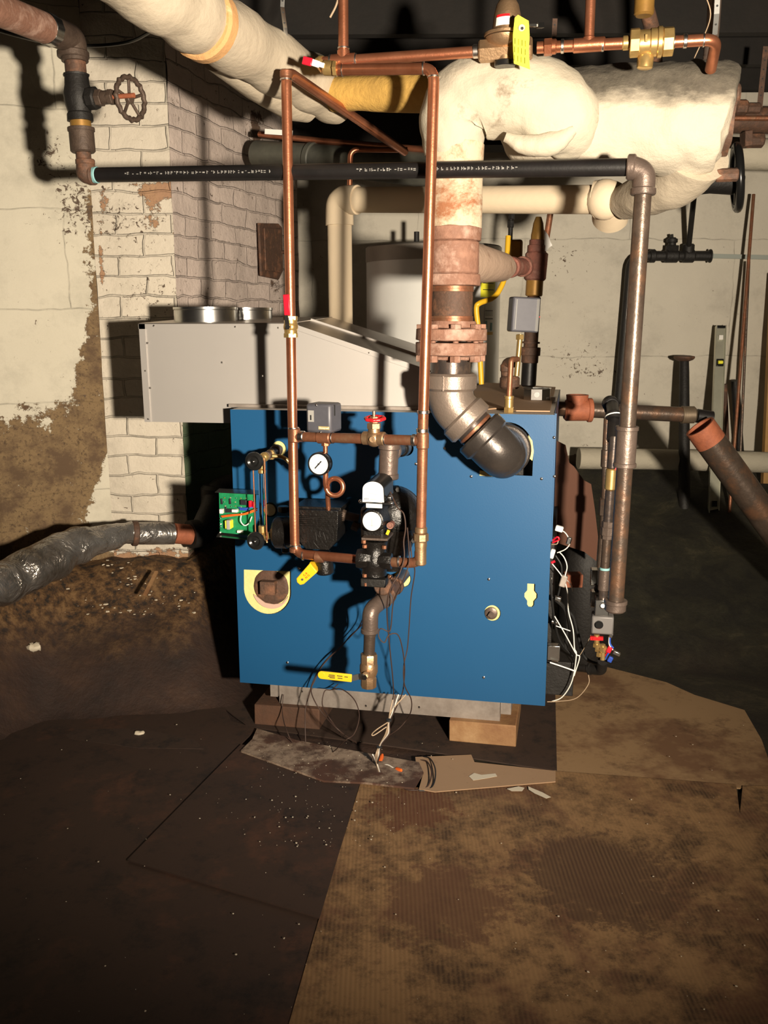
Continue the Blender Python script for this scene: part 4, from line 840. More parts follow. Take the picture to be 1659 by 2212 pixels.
# ================================================================ LOOSE WIRES
def wire(label,pts,r=.0019,mat='rubber',grp=None,name='wire'):
    q=[]
    for x,y,d in pts: q.append(U(x,y,Z=d[1]) if isinstance(d,tuple) else U(x,y,Y=d))
    mb=MB(); mb.tube(smoothpath(q,7),r,8); return solo(name,label,'wire',mb,M[mat])
Z=lambda z:('z',z)
wire('thin brown wire running from the float feeder down past the right copper leg',[(842,1060,-.29),(858,1095,-.32),(872,1110,-.33),(876,1140,-.33),(872,1170,-.33),(873,1205,-.34),(862,1240,-.36),(848,1262,-.37),(838,1290,-.36),(836,1330,-.3),(842,1400,-.25),(848,1460,-.2),(850,1500,-.15),(846,1520,-.1)])
wire('thin brown wire looping once beside the elbow then dropping past the bronze valve',[(880,1140,-.3),(884,1200,-.34),(880,1230,-.36),(866,1265,-.35),(850,1300,-.3),(845,1350,-.28),(840,1364,-.28),(822,1358,-.28),(818,1375,-.28),(830,1388,-.28),(840,1372,-.27),(858,1370,-.26),(868,1395,-.24),(874,1440,-.2),(872,1480,-.15),(868,1500,-.12),(855,1530,-.08),(848,1545,-.06)],.0018)
wire('long brown wire hanging outermost on the right down to the floor',[(886,1160,-.3),(890,1210,-.33),(896,1235,-.3),(888,1290,-.25),(884,1350,-.22),(880,1400,-.2),(872,1440,-.2),(874,1480,-.18),(888,1510,-.12),(888,1535,-.06),(878,1555,.02),(860,1575,.0),(835,1592,Z(.012))],.0018)
wire('brown wire sweeping left from the elbow and curling under the boiler edge',[(790,1320,-.2),(775,1355,-.12),(755,1375,-.08),(735,1400,-.06),(710,1420,-.05),(690,1445,-.05),(675,1475,-.05),(668,1500,-.05),(660,1530,-.05),(659,1565,-.08),(660,1603,Z(.02))],.0018)
wire('brown wire crossing low under the yellow lever and looping down to the floor',[(820,1300,-.25),(790,1340,-.1),(760,1372,-.06),(722,1410,-.05),(695,1440,-.06),(680,1470,-.08),(672,1490,-.1),(680,1515,-.14),(700,1545,-.16),(735,1580,-.2),(770,1605,Z(.02))],.0018)
wire('short brown wire arching over the grey base and dropping to the floor',[(730,1478,-.05),(716,1490,-.08),(702,1492,-.1),(696,1515,-.12),(700,1532,-.14),(718,1560,-.18),(742,1592,Z(.02))],.0017)
wire('brown wire curving in a wide loop below the yellow handled valve',[(716,1490,-.08),(735,1488,-.1),(755,1500,-.13),(770,1520,-.16),(776,1550,-.2),(765,1585,-.24),(745,1600,-.26),(718,1625,Z(.02)),(690,1634,Z(.012)),(640,1612,Z(.012)),(620,1580,Z(.06)),(610,1540,.0),(612,1500,.04)],.0017)
wire('pair of dark wires bowing out over the cardboard flap',[(910,1635,Z(.012)),(928,1638,Z(.02)),(940,1660,Z(.03)),(938,1690,Z(.02)),(925,1706,Z(.012)),(905,1708,Z(.012))],.0022,'wire_black')
wire('dark wire curving inside the pair on the cardboard flap',[(905,1642,Z(.012)),(922,1645,Z(.02)),(932,1665,Z(.03)),(928,1690,Z(.02)),(915,1704,Z(.012)),(880,1706,Z(.012)),(858,1690,Z(.012)),(852,1680,Z(.012))],.0022,'rubber')
WB=T('wire_bundle','bundle of tan wires tied together with orange wire nuts at its lower end','wire bundle',U(820,1690,Z=.01))
def zz_(l): return [U(x,y,Z=d[1]) if isinstance(d,tuple) else U(x,y,Y=d) for x,y,d in l]
base_=[(852,1500,-.12),(846,1535,-.14),(840,1560,-.17),(836,1585,-.2),(822,1608,-.24),(815,1630,-.27),(814,1650,Z(.03)),(822,1680,Z(.016)),(828,1690,Z(.016))]
for k,(dx,m_) in enumerate(((0,'tan_wire'),(3,'wire_white'),(-3,'tan_wire'),(5,'rubber'))):
    l=[(x+dx*(1 if i%2 else .3)+(8 if (k==1 and i==0) else 0)+(25 if (k==0 and i==0) else 0),y,d) for i,(x,y,d) in enumerate(base_)]
    if k>1: l=l[:7]
    mb=MB(); mb.tube(smoothpath(zz_(l),6),.0021,8); WB.part('wire',mb,M[m_])
mb=MB(); mb.tube(smoothpath(zz_([(838,1560,-.17),(815,1575,-.2),(804,1585,-.2),(808,1588,-.2),(835,1570,-.18)]),6),.0018,8); WB.part('wire',mb,M['tan_wire'],label='small loop sticking out')
mb=MB(); mb.tube(smoothpath(zz_([(814,1650,Z(.03)),(805,1630,-.27),(806,1645,Z(.02)),(812,1658,Z(.012)),(835,1652,Z(.02)),(848,1658,Z(.02)),(855,1663,Z(.014))]),6),.0018,8); WB.part('wire',mb,M['wire_white'],label='white tail lying on the board')
for y in (1556,1614):
    q=zz_([(840,1556,-.17)])[0] if y==1556 else zz_([(819,1614,-.25)])[0]; mb=MB(); mb.band(q,(0,0,1),.009,.006,12); WB.part('cable_tie',mb,M['ink'])
for (x,y,ex,ey) in ((821,1646,826,1630),(858,1663,867,1664)):
    a=U(x,y,Z=.016); b=U(ex,ey,Z=.024); mb=MB(); mb.lathe(a,b-a,[(0,.0085),((b-a).length*.7,.0065),((b-a).length,.004)],10); WB.part('wire_nut',mb,M['orange'],label='orange wire nut')
# ================================================================ BLACK HORIZONTAL PIPE, RIGHT RISER, LEFT VALVE ASSEMBLY
YP=-.268
BPp=T('black_pipe','long black lettered pipe crossing the whole picture and turning down at the right','pipe',P(1390,372,YP))
l0=Q(206,378,2.89); YP=-.335; r0=P(1375,361,YP)
dp=(r0-l0).normalized()
mb=MB(); mb.cyl(l0,r0,.0212,24); BPp.part('level_pipe',mb,M['black_pipe'])
mb=MB(); mb.band(l0+dp*.0,dp,.0235,.02,24); BPp.part('tape_ring',mb,M['teal'],label='pale teal tape ring')
rb=P(1330,1300,YP-.0); rt=P(1392,372,YP); dv=(rb-rt).normalized()
mb=MB(); mb.tube(rounded([r0-dp*.015,rt,rt+dv*.045],.03,10),.028,28); mb.band(r0-dp*.012,dp,.031,.02,28); mb.band(rt+dv*.045,dv,.031,.018,28); BPp.part('elbow',mb,M['fitting'])
mb=MB(); mb.cyl(rt+dv*.03,rb,.0212,24); BPp.part('drop_pipe',mb,M['steel_rust'],label='brownish steel drop')
mb=MB(); q=P(1352,965,YP); mb.band(q,dv,.027,.105,28); mb.band(q-dv*.048,dv,.030,.012,28); mb.band(q+dv*.048,dv,.030,.012,28); BPp.part('coupling',mb,M['fitting'])
mb=MB(); mb.band(rb+dv*.012,dv,.0285,.03,28); mb.band(rb+dv*.0,dv,.031,.012,28); BPp.part('end_cap',mb,M['fitting'])
# stencilled marking, kept as faint unreadable dashes like the photograph shows
fd=Vector((dp.y,-dp.x,0)).normalized(); 
def stencil(x0,x1,seed,bright):
    rs=random.Random(seed); mb=MB(); x=x0
    while x<x1:
        w=rs.uniform(3,7); y=377-13.2*(x-206)/1169*1.28+1
        t_=((U(x,377,F=2.9)-l0).dot(dp)); 
        # position along the pipe that projects to column x
        lo,hi=0.,(r0-l0).length
        for _ in range(22):
            md=(lo+hi)/2
            if proj(l0+dp*md)[0]<x: lo=md
            else: hi=md
        c=l0+dp*lo; s=w*mpp(c)*.8; q=c+fd*.0214
        for h in range(rs.choice((1,2,2,3))): mb.box(q+Vector((0,0,rs.uniform(-.003,.003))),s,.0006,.0016,Matrix((dp,-fd,(0,0,1))).transposed())
        if rs.random()<.6: mb.box(q-dp*s*.4,.0014,.0006,.008,Matrix((dp,-fd,(0,0,1))).transposed())
        x+=w+rs.choice((1.5,1.5,2,5))
    return BPp.part('stencilled_marking',mb,M['ink_grey'],label='faint white stencilled marking')
stencil(280,590,3,1); stencil(778,905,5,1); stencil(945,1120,8,1)
GV=T('gate_valve_drop','old brown pipe drop with dark valve and spoked hand wheel by the left wall','pipe',Q(185,385,2.93))
F1=2.89
mb=MB(); pts=[Q(188,378,F1),Q(182,378,F1)]
e0=Q(184,350,F1); mb.tube(rounded([l0-dp*.01,Q(184,378,F1),e0],.04,10),.026,24); mb.band(l0-dp*.012,dp,.029,.018,24); mb.band(e0,(0,0,1),.028,.016,24); GV.part('elbow',mb,M['rust_dark'])
vx=lambda y:interp(y,[(110,160),(378,184)])
def vb_(y0,y1,r,mat,nm,lab=None,sg=24):
    a=Q(vx(y0),y0,F1); b=Q(vx(y1),y1,F1); mb=MB(); mb.band((a+b)/2,b-a,r,(b-a).length,sg,.06); return GV.part(nm,mb,M[mat],label=lab)
vb_(328,352,.022,'rust_dark','nipple'); vb_(276,330,.036,'wheel_brown','coupling'); vb_(276,284,.039,'wheel_brown','coupling'); vb_(258,280,.030,'ochre','bushing','brass bushing')
a=Q(vx(262),262,F1); b=Q(vx(165),165,F1); mb=MB(); mb.lathe(a,b-a,[(0,.038),(.02,.037),(.024,.033),(.05,.040),(.075,.042),(.1,.036),(.125,.034),(.128,.038),((b-a).length,.037)],10); 
vc=Q(168,215,F1); sx=Vector((RH.x,RH.y,0))-FH*.28; sx.normalize()
mb.band(vc+sx*.05,sx,.032,.03,8); mb.cyl(vc,vc+sx*.06,.026,20); GV.part('valve_body',mb,M['black_dull'],label='dark valve body')
mb=MB(); mb.hexn(vc+sx*.072,sx,.024,.02); mb.band(vc+sx*.095,sx,.019,.03,16); mb.hexn(vc+sx*.11,sx,.022,.016); GV.part('bonnet',mb,M['wheel_brown'])
mb=MB(); mb.cyl(vc+sx*.11,vc+sx*.185,.007,12); GV.part('stem',mb,M['rust_orange'])
mb=MB(); wc=Q(282,213,2.9); handwheel(GV,wc,(sx+FH*-.25),.058,.0075,'wheel_brown',5,.05,16,dish=.004)
vb_(118,170,.030,'rust_dark','nipple'); vb_(112,134,.038,'wheel_brown','coupling')
mb=MB(); E=Q(160,88,F1); mb.tube(rounded([Q(158,120,F1),Q(156,84,F1),Q(110,66,2.8)],.05,10),.040,26); mb.band(Q(158,118,F1),(0,0,1),.045,.02,24); GV.part('elbow',mb,M['wheel_brown'])
mb=MB(); mb.band(Q(105,64,2.79),Q(160,88,F1)-Q(90,55,2.75),.043,.045,10); mb.band(Q(92,58,2.75),Q(160,88,F1)-Q(90,55,2.75),.036,.03,24); GV.part('union',mb,M['galv'],label='whitish union fitting')
mb=MB(); mb.tube(QL((95,60,2.76),(0,22,2.55),(-90,-15,2.35)),.040,26); mb.noise(.0015,30); GV.part('pipe',mb,M['rust'],label='thick rusty pipe leaving at upper left')
# ================================================================ OVERHEAD COPPER WATER LINE
Yw=-.26
WL=T('copper_water_line','copper water line running level across the top with brass valves','pipe',P(1100,115,Yw))
a=P(695,135,Yw); b=P(1056,110,Yw); c=P(1160,103,Yw); d=P(1360,93,Yw); e=P(1440,92,Yw); f=P(1545,85,Yw)
mb=MB(); mb.cyl(a,b,.0142,18); WL.part('pipe',mb,M['copper'])
mb=MB(); mb.cyl(c,P(1385,92,Yw),.0142,18); WL.part('pipe',mb,M['copper'])
mb=MB(); mb.pipe([P(1430,92,Yw),P(1548,85,Yw),P(1535,150,Yw+.1)],.0142,.03,18); WL.part('pipe',mb,M['copper'],label='right hand end bending down')
mb=MB(); mb.cyl(P(742,132,Yw),P(741,-60,Yw),.0135,18); mb.band(P(742,120,Yw),(0,0,1),.0165,.03); WL.part('upright',mb,M['copper'])
mb=MB(); mb.cyl(P(1272,96,Yw),P(1278,-60,Yw),.0125,18); mb.band(P(1272,88,Yw),(0,0,1),.0155,.02); WL.part('upright',mb,M['copper'])
dh=(b-a).normalized()
bands(WL,[(P(714,133,Yw),dh,.0168,.006),(P(767,130,Yw),dh,.0168,.01),(P(742,104,Yw),(0,0,1),.0155,.004),(P(1028,111,Yw),dh,.0168,.016),(P(1046,110,Yw),dh,.018,.008),(P(1215,100,Yw),dh,.0168,.008),(P(1302,96,Yw),dh,.0168,.006),(P(1480,89,Yw),dh,.0165,.01),(P(1455,91,Yw),dh,.0165,.006),(P(1520,87,Yw),dh,.016,.004)],'solder')
bands(WL,[(P(742,131,Yw),dh,.0172,.07),(P(1272,97,Yw),dh,.0172,.08)],'copper','tee')
mb=MB(); mb.hexn(P(1184,102,Yw),dh,.021,.02); mb.band(P(1194,101,Yw),dh,.018,.02); WL.part('adapter',mb,M['copper'])
mb=MB(); a2=P(692,134,Yw); mb.tube(rounded([a,a2,P(704,150,Yw-.0)],.02,8),.0165,16); WL.part('elbow',mb,M['brass'])
mb=MB(); mb.band(P(712,147,Yw-.01),(1,0,-.1),.019,.035,20); mb.hexn(P(724,149,Yw-.02),(1,0,0),.0195,.01); lv=WL.part('ball_valve',mb,M['brass'])
mb=MB(); mb.bar(P(700,142,Yw-.03),P(668,133,Yw-.03),.012,.004,(0,1,0)); mb.bar(P(690,140,Yw-.03),P(672,134,Yw-.03),.016,.005,(0,1,0)); WL.part('lever',mb,M['white'],parent=lv)
mb=MB(); mb.bar(P(674,135,Yw-.033),P(654,130,Yw-.033),.02,.008,(0,1,0)); WL.part('grip',mb,M['redvinyl'],parent=lv,bevel=.002)
# pressure reducing valve
RV=T('pressure_reducing_valve','bronze bell shaped pressure reducing valve with a white label in the overhead copper line','valve',P(1100,140,Yw))
pc=P(1092,108,Yw)
mb=MB(); mb.band(pc,dh,.028,.135,6,.03); mb.cyl(P(1091,95,Yw),P(1091,132,Yw),.020,24); mb.band(P(1091,76,Yw),(0,0,1),.053,.008,40); mb.lathe(P(1091,82,Yw),(0,0,-1),[(0,.05),(.012,.045),(.028,.024)],32); RV.part('body',mb,M['bronze'])
mb=MB(); mb.lathe(P(1095,72,Yw),(0,0,1),[(0,.050),(.004,.038),(.04,.034),(.065,.028),(.082,.018),(.086,.01)],36); RV.part('bonnet',mb,M['bronze'],label='brown bell shaped cover')
mb=MB(); mb.band(P(1091,138,Yw),(0,0,1),.027,.014,28); RV.part('plug',mb,M['black_plastic'],label='black bottom plug')
mb=MB(); mb.cyl(P(1098,12,Yw),P(1100,-8,Yw),.006,10); mb.hexn(P(1099,4,Yw),(0,0,1),.009,.01); RV.part('screw',mb,M['chrome'])
# curved label
pb=P(1095,72,Yw); mb=MB(); rows=[]
for z,r in ((.010,.0385),(.030,.036)):
    rows.append([mb.b.verts.new(pb+Vector((math.sin(t)*r,-math.cos(t)*r,z))) for t in [-.75+1.0*k/10 for k in range(11)]])
for k in range(10): mb.b.faces.new((rows[0][k],rows[0][k+1],rows[1][k+1],rows[1][k]))
RV.part('label',mb,M['dial'],label='white label')
mb=MB(); rows=[]
for z,r in ((.030,.0362),(.036,.0355)):
    rows.append([mb.b.verts.new(pb+Vector((math.sin(t)*r,-math.cos(t)*r,z))) for t in [-.75+1.0*k/10 for k in range(11)]])
for k in range(10): mb.b.faces.new((rows[0][k],rows[0][k+1],rows[1][k+1],rows[1][k]))
RV.part('label_stripe',mb,M['red'],label='red stripe on the label')
mb=MB(); mb.bar(P(1125,56,Yw-.05),P(1160,55,Yw-.05),.008,.006); mb.bar(P(1160,55,Yw-.05),P(1173,55,Yw-.04),.012,.012); RV.part('bracket',mb,M['chrome'])
TG=T('yellow_tag','bright yellow card tag hanging in front of the bronze reducing valve','tag',P(1127,150,Yw-.075))
tp_=[P(x,y,Yw-.07-.006*math.sin(i)) for i,(x,y) in enumerate(((1119,32),(1142,45),(1144,75),(1142,110),(1145,150),(1110,137),(1108,95),(1108,75),(1112,38)))]
mb=MB(); mb.prism(tp_,(0,.0008,0)); card=TG.part('card',mb,M['tag_yellow'])
mb=MB(); q=P(1127,60,Yw-.0775); mb.cyl(q,q+Vector((0,.001,0)),.008,20); TG.part('patch',mb,mk('pink_patch',(.8,.55,.4),rough=.7),label='pink reinforcing patch')
mb=MB(); q=P(1128,61,Yw-.079); mb.cyl(q,q+Vector((0,.001,0)),.0035,14); TG.part('hole',mb,M['ink'])
mb=MB()
for k in range(4):
    for j in range(3): q0=P(1114+k*7.5,82+j*18+k*2,Yw-.0785); q1=P(1114.5+k*7.5,95+j*18+k*2,Yw-.0785); mb.bar(q0,q1,.0012,.0005,(0,1,0))
TG.part('fine_print',mb,mk('tag_print',(.55,.45,.05),rough=.7),label='rows of tiny print')
# gold mixing valve
MX=T('brass_union_valve','bright yellow brass union valve at the right of the overhead copper line','valve',P(1404,150,Yw))
mb=MB(); mb.band(P(1352,93,Yw),dh,.017,.018,20); mb.hexn(P(1371,93,Yw),dh,.034,.024,8); MX.part('union_nut',mb,M['brass']); mb=MB(); mb.hexn(P(1443,90,Yw),dh,.034,.026,8); MX.part('union_nut',mb,M['brass'])
mb=MB(); mb.band(P(1408,92,Yw),dh,.030,.075,24); mb.band(P(1412,92,Yw),dh,.033,.02,24); mb.band(P(1425,91,Yw),dh,.036,.012,24); MX.part('body',mb,M['brass'])
mb=MB(); mb.lathe(P(1397,100,Yw),(-.05,0,-1),[(0,.015),(.02,.016),(.028,.020),(.05,.019),(.052,.014)],20); mb.bx(P(1391,90,Yw).x,P(1397,90,Yw).x,Yw-.034,Yw-.02,P(1397,98,Yw).z,P(1397,82,Yw).z); MX.part('outlet',mb,M['brass'],bevel=.001)
mb=MB(); mb.band(P(1394,141,Yw),(0,0,1),.012,.008,16); MX.part('port',mb,M['ink'])
# pipes rising behind it
mb=MB(); mb.tube(QL((1390,-60,2.75),(1396,15,2.8),(1408,60,2.85),(1415,130,2.95),(1420,170,3.0)),.021,20); solo('steel_pipe','brown steel pipe rising behind the bright brass valve','pipe',mb,M['rust_dark'])
mb=MB(); mb.band(Q(1392,5,2.77),(0,0,1),.027,.07,20); solo('pipe_coupling','ochre coupling on the pipe above the bright brass valve','pipe fitting',mb,M['ochre'])
mb=MB(); mb.tube(QL((1548,-60,2.72),(1540,60,2.75),(1530,150,2.8)),.018,20); mb.band(Q(1534,120,2.78),(0,0,1),.0185,.006); solo('steel_conduit','grey pipe passing down behind the right end of the copper line','pipe',mb,M['fitting'])
mb=MB(); mb.torus(Q(1531,150,2.78),(.1,-.3,1),.022,.004,24,8); solo('brass_ring','small brass ring around the grey pipe on top of the header','ring',mb,M['brass'])
mb=MB(); mb.band(Q(1552,148,2.78),RH,.010,.03,12); solo('copper_stub','short copper stub on the top right of the header','pipe fitting',mb,M['copper'])
def strap(name,label,pts,w=.018,holes=True,mat='galv'):
    t=T(name,label,'strap',pts[-1]); mb=MB()
    for a_,b_ in zip(pts,pts[1:]): mb.bar(a_,b_,w,.0012,FH)
    s=t.part('band',mb,M[mat])
    mb=MB()
    for a_,b_ in zip(pts,pts[1:]):
        n=int((b_-a_).length/.028)
        for k in range(n): q=seg(a_,b_,(k+.5)/n)-FH*.0008; mb.cyl(q,q-FH*.0006,.003,8)
    if len(mb.b.verts): t.part('perforation',mb,M['ink'],parent=s)
    return t
strap('hanger_strap','thin perforated steel strap hanging over the steam main',QL((612,-40,2.72),(610,15,2.74),(616,60,2.78),(622,125,2.82),(628,142,2.84)),.011)
strap('hanger_strap','perforated steel strap in front of the grey pipe at the upper right',QL((1552,-40,2.66),(1548,30,2.68),(1544,75,2.70)),.014)
strap('hanger_strap','dark perforated strap holding the rusty pipe at the right edge',QL((1655,100,3.9),(1646,180,3.9),(1641,232,3.9)),.022,mat='rust_dark')
strap('hanger_strap','short dark perforated strap behind the copper line right of the reducing valve',QL((1199,40,3.3),(1196,95,3.3)),.016,mat='rust_dark')
# ================================================================ PIPES BEHIND
mb=MB(); mb.tube(QL((556,333,4.15),(700,345,3.95),(930,368,3.75),(1000,374,3.7)),[.056,.058,.064,.064],28); mb.band(Q(675,343,3.98),Q(930,368,3.75)-Q(556,333,4.2),.064,.03,28); solo('smoke_pipe','dull grey smoke pipe coming out of the chimney behind the copper loop','pipe',mb,mk('smoke_pipe',(.12,.12,.095),(.07,.07,.06),.6,.2,9))
mb=MB(); mb.tube(QL((560,290,4.1),(700,305,3.95),(905,322,3.75),(960,328,3.7)),.012,14); solo('copper_pipe','thin copper pipe running above the grey smoke pipe','pipe',mb,M['copper'])
mb=MB(); mb.pipe(QL((880,324,3.6),(757,323,3.6),(755,420,3.6)),.010,.03,14); solo('copper_pipe','small copper bend dropping onto the cream lagged pipe','pipe',mb,M['copper'])
mb=MB(); mb.bar(Q(572,284,4.0),Q(632,288,4.0),.004,.02); solo('white_strip','short white strip lying on the thin copper pipe by the chimney','strip',mb,M['white'])
mb=MB(); mb.tube(smoothpath(QL((-40,55,3.1),(40,78,3.2),(110,93,3.35),(200,99,3.5),(280,90,3.5),(330,66,3.4)),6),.006,8); solo('black_cable','black cable sagging along the top of the left wall','cable',mb,M['wire_black'])
mb=MB(); mb.tube(smoothpath(QL((735,-20,2.9),(726,12,2.9),(713,38,2.9)),6),.003,8); solo('wire','bit of stiff tan wire hanging left of the copper upright','wire',mb,M['tan_wire'])
mb=MB(); mb.tube(smoothpath(QL((1520,-20,2.6),(1535,30,2.6),(1520,80,2.65),(1500,125,2.7)),6),.0015,8); solo('wire','thin brown wire dangling between brass valve and grey pipe','wire',mb,M['tan_wire'])
# cleanout door
a=Vector((-.805,3.70)); b=Vector((-.43,4.86)); dd_=(b-a).normalized(); nn_=Vector((dd_.y,-dd_.x))
def side(px,z,off=0):
    lo,hi=0.,1.5
    for _ in range(30):
        m_=(lo+hi)/2; q=a+dd_*m_+nn_*off
        if proj(RF(q.x,q.y,z))[0]<px: lo=m_
        else: hi=m_
    q=a+dd_*lo+nn_*off; return RF(q.x,q.y,z)
def zside(px,py): 
    z0,z1=0.,2.6
    for _ in range(30):
        m_=(z0+z1)/2
        if proj(side(px,m_,.02))[1]>py: z0=m_
        else: z1=m_
    return side(px,z0,.02)
CD=T('cleanout_door','rusty dark iron cleanout door on the chimney flank','cleanout door',zside(580,600))
vn=RH*nn_.x+FH*nn_.y
mb=MB(); mb.prism([zside(x,y) for x,y in ((555,482),(597,483),(605,492),(607,585),(598,604),(560,596))],vn*.012); CD.part('frame',mb,M['rust_dark'],bevel=.003)
mb=MB(); mb.prism([zside(x,y)+vn*.012 for x,y in ((563,492),(598,494),(599,590),(566,584))],vn*.008); CD.part('door',mb,M['rust_dark'],bevel=.003)
mb=MB(); mb.cyl(zside(604,545)+vn*.01,zside(604,545)+vn*.04,.008,10); CD.part('latch',mb,M['rust_dark'])
# ================================================================ WATER HEATER
F_t=4.42; cen=Q(935,700,F_t); Rt=mpp(cen)*143; zt_=Q(935,522,F_t-Rt).z; zf=.02
WH=T('water_heater','tall white storage water heater with a yellow label standing behind the boiler','water heater',(cen.x,cen.y,zf))
cb=Vector((cen.x,cen.y,zf))
mb=MB(); mb.lathe(cb,(0,0,1),[(0,Rt-.01),(.02,Rt),(zt_-zf-.075,Rt),(zt_-zf-.07,Rt)],72); WH.part('jacket',mb,M['tank'])
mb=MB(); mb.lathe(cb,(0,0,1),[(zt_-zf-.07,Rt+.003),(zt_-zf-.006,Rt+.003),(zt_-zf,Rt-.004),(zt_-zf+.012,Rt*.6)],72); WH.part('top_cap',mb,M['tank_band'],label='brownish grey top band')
mb=MB(); tc=Q(900,505,F_t-.1); mb.cyl(Vector((tc.x,tc.y,zt_)),Vector((tc.x,tc.y,zt_+.06)),.012,12); mb.cyl(Vector((tc.x+.05,tc.y,zt_)),Vector((tc.x+.05,tc.y,zt_+.1)),.012,12); WH.part('nipple',mb,M['black_dull'])
vd=(CAM-cen); vd.z=0; th0=math.atan2(vd.y,vd.x)
def tankpt(px,z,o=.0015):
    lo,hi=-1.45,1.45
    for _ in range(30):
        m_=(lo+hi)/2; q=cb+Vector((math.cos(th0+m_)*(Rt+o),math.sin(th0+m_)*(Rt+o),z-zf))
        if proj(q)[0]<px: lo=m_
        else: hi=m_
    return lo
def tanklabel(x0,x1,y0,y1,mat,nm,lab=None,o=.0015,parent=None):
    z0=Q((x0+x1)/2,y0,F_t-Rt*.5).z; z1=Q((x0+x1)/2,y1,F_t-Rt*.5).z; t0,t1=tankpt(x0,z0),tankpt(x1,z0); mb=MB(); rows=[]
    for z in (z0,z1): rows.append([mb.b.verts.new(cb+Vector((math.cos(th0+t0+(t1-t0)*k/12)*(Rt+o),math.sin(th0+t0+(t1-t0)*k/12)*(Rt+o),z-zf))) for k in range(13)])
    for k in range(12): mb.b.faces.new((rows[0][k],rows[0][k+1],rows[1][k+1],rows[1][k]))
    return WH.part(nm,mb,M[mat],label=lab,parent=parent)
yl=tanklabel(1039,1070,600,643,'tag_yellow','energy_label','yellow energy label')
for y in (612,626): tanklabel(1043,1066,y,y+1.5,'ink','printed_line',o=.0025,parent=yl)
tl=tanklabel(1047,1066,668,716,'tank','warning_label','pale warning label')
for y in (670,675,678,681,687,689): tanklabel(1048,1064,y,y+(3 if y in(670,687) else 1),'ink_grey','printed_line',o=.0025,parent=tl)
tanklabel(1048,1052,693,714,'teal','printed_figure',o=.0025,parent=tl); tanklabel(1059,1063,697,714,'teal','printed_figure',o=.0025,parent=tl); tanklabel(1047,1064,717,723,'yellow','printed_stripe',o=.0025,parent=tl)
mb=MB(); mb.tube(smoothpath(QL((1098,510,3.75),(1092,590,3.72),(1078,628,3.7),(1062,645,3.68),(1036,655,3.65),(1029,668,3.65),(1034,720,3.65),(1040,830,3.65)),7),.0105,14); solo('yellow_gas_tube','bent yellow gas tube in front of the water heater','gas tube',mb,M['yellow_hose'])
GC=T('gas_cock','ochre brass gas cock with a dark fitting above it beside the water heater','valve',Q(1112,555,3.8))
mb=MB(); mb.box(Q(1115,538,3.8),.050,.05,.07); GC.part('body',mb,M['ochre'],bevel=.008)
mb=MB(); mb.cyl(Q(1101,550,3.8),Q(1104,460,3.8),.009,12); mb.hexn(Q(1103,484,3.8),(0,0,1),.014,.028); mb.hexn(Q(1105,468,3.8),(0,0,1),.013,.022); GC.part('flare_fitting',mb,M['black_dull'],label='dark greenish flare nuts')
# red tee stack to the right of the riser
RS=T('rusty_tee_stack','rust red tee and relief valve standing on a pipe behind the steam riser','pipe',Q(1145,825,3.45))
def rs(y0,y1,r,mat,nm,lab=None,sg=20,n_=0):
    xx=lambda y: interp(y,[(470,1163),(530,1160),(830,1141)])
    a=Q(xx(y0),y0,3.45); b=Q(xx(y1),y1,3.45); mb=MB(); mb.band((a+b)/2,b-a,r,(b-a).length,sg,.06)
    if n_: mb.noise(n_,30)
    return RS.part(nm,mb,M[mat],label=lab)
rs(606,545,.040,'rust_red','tee_body','thick rust red tee body',n_=.003); rs(548,530,.034,'rust_red','bushing'); rs(533,518,.028,'rust_red','bushing')
mb=MB(); a=Q(1161,520,3.45); mb.lathe(a,(0.02,0,1),[(0,.024),(.02,.024),(.03,.022),(.06,.018),(.082,.010)],16); RS.part('relief_valve',mb,M['ochre'],label='tapered brown brass cap')
rs(640,600,.031,'ochre','nipple'); rs(830,640,.026,'rust_dark','pipe'); rs(835,780,.028,'black_pipe','pipe','black lower length'); rs(768,750,.037,'rust_dark','union'); rs(742,738,.033,'rust_dark','union'); rs(784,766,.031,'rust_dark','union')
mb=MB(); a=Q(1130,576,3.4); b=P(1090,578,.42); mb.cyl(b,a,.030,18); mb.band(a,a-b,.036,.03,18); mb.band(seg(a,b,.7),a-b,.036,.03,18); mb.noise(.002,30); RS.part('side_nipple',mb,M['rust_red'],label='branch nipple joining the taped branch')
mb=MB(); mb.tube(smoothpath(QL((1192,440,3.7),(1186,480,3.72),(1178,530,3.75)),4),.012,14); solo('copper_pipe','copper pipe dropping from the cream lagged pipe behind the white rag','pipe',mb,M['copper_dull'])
mb=MB(); mb.prism([Q(x,y,3.43) for x,y in ((1175,496),(1184,507),(1189,522),(1193,530),(1186,535),(1182,542),(1175,542),(1176,520))],FH*.004); solo('white_rag','scrap of white paper tucked beside the rust red tee','paper',mb,M['white'])
# second grey control box
P2=T('pressure_control','plain grey control box on a brass stem above the back of the boiler top','control box',Q(1115,830,3.3))
a=Q(1131,680,3.28); R2=Matrix.Rotation(YAW+.15,3,'Z')@Matrix.Rotation(.05,3,'Y'); mb=MB(); mb.box(a,.098,.06,.118,R2); P2.part('cover',mb,M['grey_box'],bevel=.006)
mb=MB(); mb.box(a+R2@Vector((-.036,-.0312,0)),.003,.002,.100,R2); mb.box(a+R2@Vector((.040,-.031,0)),.010,.003,.108,R2); P2.part('cover_seam',mb,M['chrome'])
mb=MB(); mb.box(a+R2@Vector((.05,-.02,-.005)),.003,.01,.004,R2); P2.part('indicator',mb,M['red'],label='tiny red mark on the side')
mb=MB(); mb.cyl(Q(1124,722,3.3),Q(1116,812,3.3),.0095,14); mb.hexn(Q(1123,728,3.3),(0,0,1),.015,.018); P2.part('stem',mb,M['brass'])
